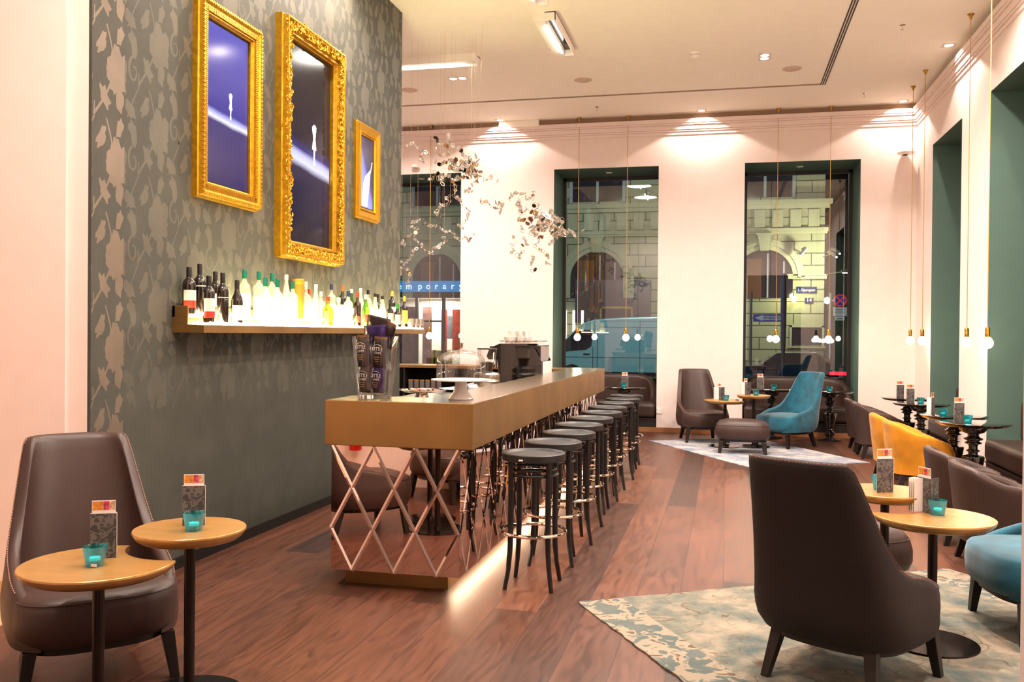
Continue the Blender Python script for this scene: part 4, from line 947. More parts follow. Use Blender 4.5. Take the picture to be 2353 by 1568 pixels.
# espresso machine
em = thing('espresso_machine', 'black and silver two-group espresso machine on the counter behind the bar', 'espresso machine', (-1.935, 8.75, .976), -pi / 2)
side = [(-.28, 0), (.20, 0), (.22, .05), (.22, .20), (.15, .33), (.06, .375), (-.20, .375), (-.30, .33), (-.33, .25), (-.31, .22), (-.22, .22), (-.20, .10), (-.28, .06)]
for sx_ in (0, -.46): MB().prism([(a, b) for a, b in side], sx_ - (.02 if sx_ else 0), sx_ + (0 if sx_ else .02), 'x').build('side_panel', M_gloss, em, loc=(.24, 0, 0), smooth=0, bevel=.004)
MB().box(-.22, .22, -.18, .20, .02, .36).box(-.22, .22, -.31, -.15, .24, .35).box(-.22, .22, -.26, .18, 0, .055).build('body', mat('black enamel', rgb(20, 18, 22), .15, coat=.6), em, smooth=0, bevel=.01)
MB().box(-.22, .22, .2205, .226, .03, .205).build('white_back_panel', M_white, em, smooth=0, bevel=.003)
MB().box(-.21, .21, -.16, .16, .376, .384).tube([(-.23, -.2, .40), (.23, -.2, .40), (.23, .17, .40), (-.23, .17, .40)], .005, 8, closed=True).build('cup_warmer_rail', M_chrome, em, smooth=.5)
MB().box(-.20, .20, -.30, -.20, .225, .236).build('work_light', emis('cool work light', rgb(214, 222, 255), 6), em, smooth=0)
for x in (-.11, .10):
    g = MB().lathe([(.001, .13), (.028, .13), (.034, .15), (.034, .20), (.04, .235), (.001, .24)], 24, (x, -.25, 0)).build('group_head', M_chrome, em, smooth=.6)
    MB().tube([(x, -.28, .155), (x - .02, -.36, .15), (x - .03, -.43, .145)], [.010, .013, .014], 10).build('portafilter_handle', M_black, em)
MB().tube([(-.20, -.29, .24), (-.21, -.31, .15), (-.205, -.33, .03)], .006, 8).build('steam_wand', M_chrome, em)
for i, (x, y, z) in enumerate([(-.14, -.1, 0), (-.04, -.11, 0), (.06, -.1, 0), (.15, -.08, 0), (-.10, .0, 0), (.0, .02, 0), (.11, .03, 0), (-.02, -.09, .058), (.07, -.05, .058), (.14, .0, .058)]):
    c = MB().lathe([(.001, 0), (.022, 0), (.030, .02), (.040, .055), (.037, .055), (.027, .02), (.001, .006)], 24).build('coffee_cup', M_white, None, (-1.96 + y * 1.2, 8.75 + x, .976 + .3845 + z), i * 1.1, smooth=.6)
    MB().tube([(.034, 0, .045), (.054, 0, .042), (.052, 0, .022), (.028, 0, .018)], .0035, 6).build('cup_handle', M_white, c)
    tag(c, 'white coffee cup stacked on top of the espresso machine', 'cup', 'cups on the espresso machine')
gr = thing('coffee_grinder', 'coffee grinder with a bean-filled clear hopper beside the espresso machine', 'coffee grinder', (-2.06, 7.75, .976), 0)
MB().lathe([(.001, 0), (.115, 0), (.118, .006), (.118, .05), (.112, .06), (.118, .07), (.118, .11), (.10, .125), (.05, .13), (.001, .13)], 40).build('grinder_body', M_steel, gr, smooth=.5)
MB().lathe([(.05, .13), (.052, .17), (.075, .24), (.088, .33)], 32, cap=False).build('bean_hopper', M_clear, gr, smooth=.6)
MB().lathe([(.001, .135), (.045, .135), (.046, .17), (.062, .215), (.001, .225)], 28).build('coffee_beans', M_choc, gr, smooth=.6)
MB().lathe([(.001, .33), (.089, .33), (.089, .342), (.001, .345)], 32).build('hopper_lid', mat('smoked lid', rgb(40, 34, 32), .2), gr, smooth=.5)
ct = thing('card_terminal', 'grey card payment terminal tilted on the inner counter by the grinder', 'card terminal', (-1.90, 6.75, .976), .5)
MB().obox((0, 0, .035), (.045, 0, 0), (0, .08, .03), (0, -.006, .014)).build('body', mat('grey plastic', rgb(92, 88, 90), .4), ct, smooth=0, bevel=.006)
MB().obox((0, .025, .0605), (.034, 0, 0), (0, .03, .0112), (0, -.0004, .001)).build('display', emis('terminal display', rgb(120, 130, 160), .8), ct, smooth=0)
# ================================================================ hanging crystal sculpture
def wpt(px, py, Y):
    d = Matrix((vx, vy, vz)) @ Vector((px - cx_, -(py - cy_), -F_)); k = Y / d.y
    return Vector((d.x * k, Y, 1.45 + d.z * k))
mob = thing('crystal_mobile', 'hanging sculpture of linked hexagonal crystals and mirrored discs above the bar end', 'hanging sculpture', (-2.4, 9.4, ZC))
def hexring(R, w, h):
    m = MB(); a = [pi / 3 * k for k in range(6)]
    rows = [[(r * cos(t), r * sin(t), z) for t in a] for r, z in ((R, -h), (R, h), (R - w, h), (R - w, -h), (R, -h))]
    return m.grid(rows, closed=True)
def hexcut(R, m, mi=1):
    m.cur = mi; rows = [[(r * cos(pi / 3 * k + o), r * sin(pi / 3 * k + o), z) for k in range(6)] for r, z, o in ((.25 * R, -.38 * R, 0), (.62 * R, -.26 * R, .5), (.86 * R, 0, 0), (.62 * R, .26 * R, .5), (.25 * R, .38 * R, 0))]
    o = len(m.v); m.grid(rows, closed=True); n = len(m.v)
    m.f.append([o + k for k in range(6)][::-1]); m.mi.append(mi); m.f.append([n - 6 + k for k in range(6)]); m.mi.append(mi); return m
M_wire = mat('fine bright metal', rgb(226, 208, 184), .2, 1.0); M_dgold = mat('mirror gold disc', rgb(190, 150, 96), .1, 1.0); M_dblk = mat('mirror smoke disc', rgb(46, 38, 34), .08, .9); M_dsil = mat('mirror silver disc', rgb(230, 214, 196), .06, 1.0)
protos = []
for mbx, mt in ((hexring(.026, .0035, .002), [M_wire]), (hexcut(.024, hexring(.0265, .003, .002)), [M_wire, M_crys]), (MB().lathe([(.001, -.0012), (.024, -.0012), (.024, .0012), (.001, .0012)], 6), [M_dgold]), (MB().lathe([(.001, -.0012), (.024, -.0012), (.024, .0012), (.001, .0012)], 6), [M_dblk]), (MB().lathe([(.001, -.0012), (.026, -.0012), (.026, .0012), (.001, .0012)], 6), [M_dsil])):
    o = mbx.build('crystal_hexagon', mt, None, smooth=0); protos.append(o.data); bpy.data.objects.remove(o)
CH = [[(145, 220), (200, 190), (230, 235), (280, 270), (335, 278)], [(280, 270), (262, 318), (280, 368)], [(400, 145), (430, 190), (400, 240), (395, 268)], [(430, 190), (500, 215), (515, 165), (548, 215)], [(510, 128), (515, 160)],
      [(600, 240), (625, 260), (640, 290), (660, 320)], [(755, 268), (760, 320), (775, 350), (760, 390), (720, 360), (670, 370), (630, 365)], [(435, 300), (505, 292), (520, 340), (565, 360), (480, 365), (430, 380), (400, 360)],
      [(525, 415), (585, 435), (625, 435), (690, 440), (735, 440), (805, 450)], [(340, 515), (390, 510), (450, 505), (490, 480), (520, 490)], [(390, 450), (440, 480), (455, 560)], [(680, 500), (740, 480), (800, 500)], [(720, 570), (740, 545), (780, 530), (830, 520), (900, 495), (900, 540), (950, 530)],
      [(700, 405), (740, 420), (700, 470), (640, 500), (600, 520), (550, 520)], [(550, 545), (578, 590), (570, 640), (560, 670), (610, 700), (630, 735)], [(520, 670), (490, 690), (530, 722), (488, 750), (440, 745), (420, 790), (395, 820), (430, 850)], [(700, 600), (660, 630), (720, 630)], [(670, 775), (695, 800), (680, 870), (650, 905), (600, 930), (640, 960)],
      [(180, 905), (225, 895), (285, 880), (300, 910), (330, 940), (400, 940), (440, 960), (470, 985), (510, 990), (565, 1010), (570, 1040), (610, 1060), (660, 1040), (700, 1070), (735, 1010)], [(185, 945), (230, 970), (200, 1020), (150, 1030), (125, 1060), (90, 1095), (120, 1110)],
      [(215, 1060), (240, 1085), (265, 1100), (280, 1140), (320, 1175), (360, 1190), (370, 1140), (420, 1130), (450, 1100), (490, 1070), (470, 1040)], [(220, 1145), (190, 1165), (185, 1200), (150, 1250), (110, 1290), (90, 1320), (140, 1330), (165, 1380), (150, 1440), (150, 1485)], [(85, 1260), (85, 1370)],
      [(800, 695), (805, 735), (855, 715), (890, 760), (920, 780), (970, 765), (940, 720), (1000, 730), (975, 820)], [(1060, 700), (1080, 660), (1120, 640), (1165, 645), (1200, 645), (1215, 700), (1270, 690), (1280, 630)],
      [(1150, 700), (1140, 740), (1160, 780), (1160, 820), (1200, 800), (1220, 780)], [(1280, 760), (1310, 730), (1340, 770), (1290, 820), (1310, 855), (1250, 870), (1190, 885), (1150, 880)], [(1340, 890), (1375, 870), (1410, 900), (1440, 920), (1460, 960), (1415, 945), (1380, 940), (1320, 935), (1250, 950)],
      [(1170, 950), (1180, 980)], [(1260, 1000), (1300, 1020), (1330, 970), (1375, 975), (1300, 960), (1270, 985)], [(1360, 1040), (1330, 1040), (1310, 1080)], [(1440, 800), (1440, 840), (1480, 870), (1530, 880), (1540, 930), (1500, 960), (1550, 980), (1480, 1010), (1550, 1020), (1600, 980), (1640, 1000), (1655, 1045)], [(1720, 975)],
      [(1500, 900), (1460, 900), (1430, 985), (1490, 1050)], [(1400, 850), (1370, 830), (1340, 860)], [(1100, 1035), (1110, 1080), (1085, 1105), (1100, 1150), (1080, 1180)], [(1190, 1050), (1215, 1105), (1180, 1115), (1180, 1170), (1125, 1205), (1150, 1230)], [(1310, 1080), (1290, 1120), (1330, 1150), (1385, 1180), (1415, 1220)], [(1420, 1100), (1445, 1080)], [(1275, 1215), (1275, 1240), (1255, 1280)], [(1390, 1270), (1420, 1280)], [(1265, 1345), (1295, 1330)]]
rd = random.Random(11); pcs = []
for _k in range(46): a_ = rd.uniform(0, 6.3); q_ = rd.uniform(.1, 1); CH.append([(640 + 160 * q_ * cos(a_), 400 + 110 * q_ * sin(a_))] if _k % 2 else [(1350 + 160 * q_ * cos(a_), 880 + 110 * q_ * sin(a_))])
for ch in CH:
    yy = 9.35 + (rd.random() - .5) * .5; last = None
    pts = []
    if len(ch) == 1: pts = ch
    for a, b in zip(ch, ch[1:]):
        L = math.hypot(b[0] - a[0], b[1] - a[1]); n = max(1, round(L / 25))
        for i in range(n): pts.append((a[0] + (b[0] - a[0]) * i / n, a[1] + (b[1] - a[1]) * i / n))
    if len(ch) > 1: pts.append(ch[-1])
    for (zx, zy) in pts:
        yy += (rd.random() - .5) * .05
        p = wpt(900 + zx / 3.92 + rd.uniform(-1, 1), 280 + zy / 3.92 + rd.uniform(-1, 1), yy)
        u = rd.random(); dense = 1 if (350 < zx < 850 and zy < 560) or (1130 < zx < 1600 and 730 < zy < 1050) else 0
        ty = (1 if u < .58 else 0 if u < .72 else 2 if u < .80 else 3 if u < .87 else 4) if dense else (1 if u < .6 else 0 if u < .82 else 4 if u < .94 else 2)
        s = (1.0 if dense else .82) * rd.uniform(.95, 1.3) * (.9 if zy > 870 and zx < 800 else 1); pcs.append((s, p, ty, (rd.uniform(.5, 2.6), rd.uniform(-.8, .8), rd.uniform(0, 6.3))))
pcs.sort(key=lambda q: -q[0]); from mathutils import Euler
org = Vector((-2.4, 9.4, ZC)); rest = MB(); rmats = [M_wire, M_crys, M_dgold, M_dblk, M_dsil]
for i, (s, p, ty, e) in enumerate(pcs):
    if i < 100:
        o = bpy.data.objects.new('crystal_hexagon', protos[ty]); COL.objects.link(o); o.parent = mob; o.location = p - org; o.rotation_euler = e; o.scale = (s, s, s)
    else:
        R = Euler(e).to_matrix(); me = protos[ty]; k = len(rest.v)
        rest.v += [tuple(R @ (v.co * s) + p - org) for v in me.vertices]
        for f in me.polygons: rest.f.append([k + q for q in f.vertices]); rest.mi.append({0: 0, 1: f.material_index, 2: 2, 3: 3, 4: 4}[ty])
ro = rest.build('crystal_hexagons', rmats, mob, smooth=0, fix=False); ro['kind'] = 'stuff'
for s, p, ty, e in pcs[::9]:
    if -2.25 < p.x < -1.4 and 8.9 < p.y < 10.2: continue
    q = p - org; MB().tube([(q.x, q.y, q.z), (q.x, q.y, -.002)], .0006, 4).build('suspension_wire', M_wire, mob, smooth=0)

# ================================================================ ceiling fittings
E_tube = emis('fluorescent tube', rgb(250, 246, 240), 16); E_dn = emis('downlight lamp', rgb(255, 236, 206), 18)
def boxlight(label, x, y, rz, L=1.2, tubeon=True):
    t = thing('linear_ceiling_light', label, 'ceiling light', (x, y, ZC), rz, 'slim box ceiling lights')
    w, h = .115, .09
    m = MB().box(-w, 0.0, -L / 2, L / 2, -h, 0).box(w - .012, w, -L / 2, L / 2, -h, 0).box(0, w, -L / 2, -L / 2 + .012, -h, 0).box(0, w, L / 2 - .012, L / 2, -h, 0).box(0, w, -L / 2, L / 2, -.012, 0)
    m.build('housing', M_ceil, t, smooth=0, bevel=.002)
    MB().box(.001, w - .013, -L / 2 + .013, L / 2 - .013, -.02, -.013).build('dark_reflector', M_base, t, smooth=0)
    MB().tube([(-.004, -L / 2 + .16, -h - .006), (-.004, L / 2 - .16, -h - .006)], .014, 12).build('light_tube', E_tube, t, smooth=.8)
    return t
boxlight('slim white box light fixed to the ceiling, running along the room in front', -1.815, 9.56, 0)
boxlight('slim white box light on the ceiling just beside the patterned wall', -3.46, 10.21, pi / 2)
boxlight('slim white box light at the top edge of the picture', -1.80, 7.93, 0)
def downlight(label, x, y, two='x'):
    t = thing('recessed_downlight', label, 'ceiling spotlight', (x, y, ZC), 0, 'recessed ceiling spotlights'); d = .062
    c = [(-d, 0), (d, 0)] if two == 'x' else [(0, -d), (0, d)] if two == 'y' else [(0, 0)]
    a = .13 if two == 'x' else .07; b = .13 if two == 'y' else .07
    MB().box(-a, a, -b, b, -.004, 0).build('trim_plate', M_white, t, smooth=0, bevel=.001)
    for q in c:
        MB().lathe([(.05, -.0045), (.053, -.008), (.056, -.0045)], 28, (q[0], q[1], 0), cap=False).build('lamp_ring', M_chrome, t)
        MB().lathe([(.001, -.006), (.046, -.006), (.046, -.0045)], 24, (q[0], q[1], 0), cap=False).build('lamp_face', E_dn, t)
    return t
downlight('twin recessed spotlight in the ceiling right of centre', .405, 10.93, 'y')
downlight('twin recessed spotlight in the ceiling near the patterned wall', -3.36, 11.07, 'x')
for x, y, l in ((-3.38, 13.36, 'recessed spotlight washing the far pier left of the middle window'), (-.375, 13.36, 'recessed spotlight washing the pier between the two far windows'), (2.34, 13.36, 'recessed spotlight in the far right corner of the ceiling'), (2.38, 10.91, 'recessed spotlight over the pier between the right wall niches')): downlight(l, x, y, '')
def disc(nm, label, cat, x, y, r, M, h=.006, group=None):
    o = MB().lathe([(.001, -h), (r * .94, -h), (r, -h * .4), (r, 0), (.001, 0)], 36).build(nm, M, None, (x, y, ZC), smooth=.5); return tag(o, label, cat, group)
M_grl = mat('speaker grille', rgb(206, 184, 166), .8, bump=.3, bscale=400)
disc('ceiling_speaker', 'round ceiling speaker grille in the middle of the ceiling', 'speaker', -1.81, 11.47, .115, M_grl, group='round ceiling speakers')
disc('ceiling_speaker', 'round ceiling speaker grille next to the patterned wall top', 'speaker', -4.16, 11.48, .115, M_grl, group='round ceiling speakers')
disc('ceiling_speaker', 'round ceiling speaker grille beside the dark air slots', 'speaker', .75, 11.49, .115, M_grl, group='round ceiling speakers')
for x, y, l in ((-.38, 10.63, 'white round smoke detector on the ceiling left of the twin spotlight'),):
    o = MB().lathe([(.02, -.05), (.045, -.045), (.05, -.028), (.03, -.024), (.052, -.018), (.055, 0)], 28).build('smoke_detector', M_white, None, (x, y, ZC), smooth=.4); tag(o, l, 'smoke detector')
for i, (x, y, l) in enumerate(((-1.967, 10.08, 'small sprinkler head just below the slim box light'), (-1.826, 12.87, 'small sprinkler head above the middle window'), (1.758, 10.12, 'small sprinkler head right of the air slots'), (1.766, 12.855, 'small sprinkler head above the right window'))):
    o = MB().lathe([(.014, -.05), (.016, -.048), (.004, -.044), (.005, -.012), (.018, -.004), (.03, 0)], 16).build('sprinkler_head', M_chrome, None, (x, y, ZC), smooth=.4); tag(o, l, 'sprinkler', 'ceiling sprinkler heads')
# wall camera / uplight disc in the far right corner
t = thing('wall_lamp', 'small white wall lamp high on the far wall near the right corner', 'wall lamp', (2.40, YF, 3.98))
MB().lathe([(.001, 0), (.11, 0), (.12, .02), (.11, .05), (.001, .06)], 28).build('lamp_body', M_white, t, loc=(0, -.12, 0), smooth=.6); MB().box(-.03, .03, -.10, 0, .0, .03).build('bracket', M_white, t, smooth=0)
t = thing('wall_lamp', 'small white wall lamp on the far wall beside the crystal sculpture', 'wall lamp', (-4.78, YF, 4.04))
MB().lathe([(.001, 0), (.06, 0), (.065, .02), (.05, .05), (.001, .06)], 28).build('lamp_body', M_white, t, loc=(0, -.08, 0), smooth=.6); MB().box(-.02, .02, -.06, 0, .0, .03).build('bracket', M_white, t, smooth=0)
o = MB().box(0, .012, -.04, .04, 0, .08).build('wall_socket', M_white, None, (-.95, YF - .013, .28), pi / 2, smooth=0, bevel=.002); tag(o, 'white wall socket low on the pier right of the middle window', 'wall socket')
# fire extinguisher by the entrance wall (seen only in the bar mirror)
t = thing('fire_extinguisher', 'red fire extinguisher on the entrance wall, seen mirrored in the bar front', 'fire extinguisher', (-3.38, 1.60, .34))
MB().lathe([(.001, 0), (.055, 0), (.06, .01), (.06, .33), (.045, .38), (.02, .40), (.02, .42), (.001, .42)], 24).build('cylinder', mat('signal red', rgb(190, 16, 10), .25), t, smooth=.6)
MB().box(-.015, .015, -.05, .03, .42, .445).tube([(0, .0, .43), (.05, 0, .44), (.075, 0, .38), (.07, 0, .12)], .008, 8).build('valve_and_hose', M_black, t, smooth=.5)

# ================================================================ street outside (night)
ZG = -.35; D = 36.0
struct(MB().box(-60, 60, 14.55, 120, ZG - .1, ZG).build('ground_street', M_asph, smooth=0))
struct(MB().box(-60, 60, 14.55, 17.0, ZG, ZG + .13).box(-60, 3.9, 34.5, D, ZG, ZG + .13).build('ground_pavement', mat('paving', rgb(110, 106, 100), .7, bump=.2), smooth=0))
def m_facade():
    N = NT('rusticated stone'); tc = N.n('ShaderNodeTexCoord'); mp = N.n('ShaderNodeMapping'); mp.inputs['Rotation'].default_value = (pi / 2, 0, 0); N.l(tc.outputs['Object'], mp.inputs['Vector'])
    bk = N.n('ShaderNodeTexBrick', offset=.5); bk.inputs['Scale'].default_value = 1
    for k, x in (('Brick Width', 1.25), ('Row Height', .46), ('Mortar Size', .022), ('Mortar Smooth', .3)): bk.inputs[k].default_value = x
    bk.inputs['Color1'].default_value = rgb(150, 146, 116); bk.inputs['Color2'].default_value = rgb(164, 158, 126); bk.inputs['Mortar'].default_value = rgb(76, 74, 60)
    N.l(mp.outputs[0], bk.inputs['Vector']); N.l(bk.outputs['Color'], N.b.inputs['Base Color']); N.b.inputs['Roughness'].default_value = .85; N.bump(bk.outputs['Fac'], .8, -.05); return N.m
M_fac = m_facade(); M_trim = mat('facade trim stone', rgb(166, 160, 130), .85, var=.05); M_win = mat('dark facade glass', rgb(40, 34, 44), .12); M_wfr = mat('facade window frame', rgb(150, 150, 150), .5)
fac = thing('street_building', 'pale stone building with arched windows across the street', 'building', (0, D, 0))
m = MB().box(-30, -15.4, 0, 6, ZG, 3.0).box(-9.6, -7.6, 0, 6, ZG, 3.0).box(-7.6, 3.6, 0, 6, ZG, 3.0).box(-30, 3.6, 0, 6, 3.0, 16).box(-15.4, -9.6, 2.6, 6, ZG, 3.0)
m.build('wall', M_fac, fac, smooth=0)
m = MB().box(-30, 3.85, -.30, 0, 6.45, 6.62).box(-30, 3.75, -.18, 0, 6.30, 6.45).box(-30, 3.72, -.14, 0, 5.42, 5.56).box(-30, 3.68, -.10, 0, 5.34, 5.42)
m.build('cornice', M_trim, fac, smooth=0)
for k in range(34):
    x = 3.0 - k * .66; MB().box(x, x + .4, -.10, 0, 5.60, 6.26).build('frieze_panel', M_trim, fac, smooth=0) if k % 1 == 0 else 0
AX = [-18.3, -11.75, -5.05, 1.40]
for ax in AX:
    a = [pi * k / 24 for k in range(25)]
    m = MB()
    for r0, r1, dd in ((1.06, 1.24, .16), (1.24, 1.36, .22), (1.36, 1.48, .12)):
        for t0, t1 in zip(a, a[1:]):
            q = [(ax + r * cos(t), 3.69 + r * sin(t)) for r, t in ((r0, t0), (r1, t0), (r1, t1), (r0, t1))]; m.prism(q, -dd, .0, 'y')
    m.box(ax - 1.48, ax - 1.06, -.14, 0, 2.9, 3.69)
    if ax < 1: m.box(ax + 1.06, ax + 1.48, -.14, 0, 2.9, 3.69)
    m.build('arch_surround', M_trim, fac, smooth=.5)
    m = MB().prism([(ax - .16, 4.70), (ax + .16, 4.70), (ax + .26, 5.32), (ax - .26, 5.32)], -.30, 0, 'y').box(ax - .32, ax + .32, -.34, 0, 5.28, 5.36); m.build('keystone', M_trim, fac, smooth=0)
    g = MB().prism([(ax - 1.06, 2.9), (ax + 1.06, 2.9)] + [(ax + 1.06 * cos(t), 3.69 + 1.06 * sin(t)) for t in a], -.05, -.03, 'y').build('arched_window', M_win, fac, smooth=0)
    MB().box(ax - .70, ax - .1, -.07, -.052, 2.9, 4.4).build('curtain', mat('brown curtain', rgb(92, 54, 30), .8, aniso=(12, 1, 1)), g, smooth=0)
    MB().box(ax + .1, ax + .16, -.09, -.052, 2.9, 4.6).box(ax + .7, ax + .75, -.09, -.052, 2.9, 4.3).build('glazing_bar', M_wfr, g, smooth=0)
    w = MB().box(ax - 1.0, ax + 1.0, -.06, -.02, 6.75, 9.6).build('window', M_win, fac, smooth=0)
    MB().box(ax - 1.12, ax - 1.0, -.12, 0, 6.7, 9.7).box(ax + 1.0, ax + 1.12, -.12, 0, 6.7, 9.7).box(ax - .05, ax + .05, -.10, -.061, 6.75, 9.6).box(ax - 1.0, ax + 1.0, -.10, -.061, 8.5, 8.6).build('window_frame', M_wfr, w, smooth=0)
M_nav = mat('dark blue shop fascia', rgb(28, 40, 62), .4); M_drk = mat('dark shopfront', rgb(60, 50, 62), .35)
MB().box(-9.5, -7.2, -.16, -.02, 2.35, 3.65).build('shop_fascia', M_nav, fac, smooth=0); MB().box(-5.9, -2.9, -.12, -.02, 1.9, 3.62).build('shop_fascia', M_drk, fac, smooth=0)
# shop window right of van roof, warm display
E_shop = emis('lit shop window', rgb(226, 150, 104), 1.1); E_shw = emis('lit shop window white', rgb(236, 226, 210), 2.2)
f = MB().box(-4.85, -3.65, -.10, -.02, .3, 2.5).build('shop_window', E_shop, fac, smooth=0); MB().box(-4.9, -4.82, -.14, -.02, .3, 2.55).box(-3.66, -3.60, -.14, -.02, .3, 2.55).box(-4.9, -3.6, -.14, -.02, 2.48, 2.56).build('window_frame', M_brass, f, smooth=0)
for x in (-6.35, -6.0, -5.65): MB().box(x, x + .1, -.14, -.02, .3, 2.4).build('lit_pillar', E_shw, fac, smooth=0)
MB().box(-7.1, -6.4, -.1, -.02, .2, 2.2).build('shop_window', mat('burgundy display', rgb(110, 30, 36), .4), fac, smooth=0)
# carpet shop: recessed lit room behind mullions, blue lettered fascia
MB().box(-15.4, -9.6, 2.58, 2.6, ZG, 3.0).box(-15.4, -9.6, .1, 2.6, 2.96, 3.0).build('shop_room', mat('shop white', rgb(230, 226, 216), .7), fac, smooth=0)
m = MB()
for x in (-14.9, -12.70, -11.52, -10.05): m.box(x, x + .13, -.06, .06, ZG, 3.05)
m.box(-15.4, -9.6, -.06, .06, 2.93, 3.15).box(-12.57, -11.52, -.05, .05, 1.90, 1.97).box(-15.4, -9.6, -.06, .06, ZG, 0.0); m.build('shop_mullions', M_frame, fac, smooth=0)
M_or = mat('orange red carpet', rgb(206, 60, 16), .9, var=.5, scale=6); M_pur = mat('plum carpet', rgb(90, 48, 66), .9, var=.5, scale=5); M_pnk = mat('rose carpet', rgb(190, 130, 120), .9, var=.3, scale=5)
for x0, x1, z0, z1, yy, M in ((-14.8, -12.8, ZG, 2.55, .3, M_pur), (-12.55, -12.15, ZG, 2.55, .5, M_pnk), (-11.85, -11.60, ZG + .8, 2.45, .9, M_or), (-11.35, -10.1, .55, 2.45, .9, M_or), (-12.0, -11.3, 1.2, 2.2, 1.4, mat('slate carpet', rgb(110, 124, 136), .9, var=.3, scale=8))):
    MB().box(x0, x1, yy, yy + .04, z0, z1).build('hanging_carpet', M, fac, smooth=0)
M_ybx = mat('yellow upholstery', rgb(206, 172, 76), .7)
b = MB().box(-12.1, -11.3, .35, .8, ZG, .72).build('yellow_pouffe', M_ybx, fac, smooth=0, bevel=.03); MB().box(-12.0, -11.92, .34, .81, ZG, .725).box(-11.5, -11.42, .34, .81, ZG, .725).build('dark_strap', M_frame, b, smooth=0)
fs = MB().box(-15.6, -9.4, -.30, -.04, 3.16, 3.60).build('shop_sign', emis('blue lit fascia', rgb(0, 112, 170), 0.9), fac, smooth=0)
E_let = emis('white lit letters', rgb(190, 226, 240), 1.6)
LX = [848, 866, 885, 903, 919, 940] + [965.5 + 18.7 * i for i in range(6)]
for i, chh in enumerate('contemporary'): text_mesh('sign_letter', chh, .36, E_let, fs, (wpt(LX[i], 662, D - .3).x, -.32, 3.37), (pi / 2, 0, 0), .01)
# lit corner pier with street name, number and low window
p = lambda px, py, Y=D: wpt(px, py, Y)
MB().box(2.28, 3.68, -.12, 0, 3.62, 3.74).box(2.25, 3.72, -.16, 0, 3.74, 3.80).box(2.30, 3.66, -.10, 0, 1.0, 1.06).build('pier_moulding', M_trim, fac, smooth=0)
w = MB().box(2.44, 3.53, -.06, -.03, 1.12, 1.78).build('low_window', M_win, fac, smooth=0); MB().box(2.36, 2.44, -.1, 0, 1.06, 1.86).box(3.53, 3.61, -.1, 0, 1.06, 1.86).box(2.36, 3.61, -.1, 0, 1.78, 1.88).build('window_frame', M_trim, w, smooth=0)
M_sgn = mat('enamel blue', rgb(24, 34, 84), .3)
s = MB().box(2.58, 3.33, -.05, -.02, 3.07, 3.32).build('street_name_plate', M_sgn, None, (0, D, 0), smooth=0); tag(s, 'dark blue street name plate on the lit corner pier across the street', 'sign')
text_mesh('plate_lettering', '1., Operngasse', .135, M_paper, s, (2.955, -.054, 3.195), (pi / 2, 0, 0), .002, sx=.78)
s = MB().box(2.90, 3.21, -.05, -.02, 2.69, 2.90).build('house_number_plate', M_sgn, None, (0, D, 0), smooth=0); tag(s, 'small blue house number plate below the street name plate', 'sign')
text_mesh('plate_lettering', '14', .20, M_paper, s, (3.055, -.054, 2.81), (pi / 2, 0, 0), .002)
# wall lanterns / floodlights
def flood(label, px, py, Y, ang, L=.34):
    c = wpt(px, py, Y); t = thing('floodlight', label, 'street light', c, 0, 'floodlights on the corner building')
    MB().tube([(-.04, 0, .05), (.1 * cos(ang), -.0, .05 + .1 * sin(ang))], .03, 8).obox((cos(ang) * .0, 0, 0), (L / 2 * cos(ang), 0, L / 2 * sin(ang)), (0, .07, 0), (-.05 * sin(ang), 0, .05 * cos(ang))).tube([(0, 0, 0), (min(0, 3.55 - c.x), D - Y + .05, 0)], .02, 6).build('lamp_housing', M_frame, t, smooth=.5)
    MB().obox((.035, 0, -.05), (L / 2 * cos(ang), 0, L / 2 * sin(ang)), (0, .06, 0), (-.02 * sin(ang), 0, .02 * cos(ang))).build('lamp_lens', emis('flood lens', rgb(235, 240, 255), 12), t, smooth=0)
flood('white floodlight on a bracket left of the lit corner pier', 1845, 577, 35.2, .9); flood('floodlight on the corner edge, highest of the three', 1919, 576, 35.2, -.5); flood('floodlight on the corner edge, middle of the three', 1912, 583, 34.6, -.6); flood('floodlight on the corner edge, sticking out lowest', 1945, 624, 34.6, 0)
c = wpt(1824, 688, D - .2); t = thing('wall_lantern', 'glowing wall lantern on the left edge of the lit corner pier', 'street light', c)
MB().lathe([(.001, -.12), (.08, -.10), (.1, 0), (.08, .1), (.001, .12)], 20).build('glass_globe', emis('lantern globe', rgb(255, 236, 150), 22), t, smooth=.8); MB().box(-.02, .02, 0, .2, .1, .14).build('bracket', M_frame, t, smooth=0)
c = wpt(1901, 691, 38); t = thing('street_lantern', 'glowing round street lamp just right of the corner pier', 'street light', c)
MB().lathe([(.001, -.14), (.1, -.10), (.14, 0), (.1, .1), (.001, .14)], 20).build('glass_globe', emis('lantern globe', rgb(255, 236, 150), 22), t, smooth=.8); MB().tube([(0, 0, -.14), (0, 0, ZG - c.z)], .04, 8).build('post', M_frame, t)
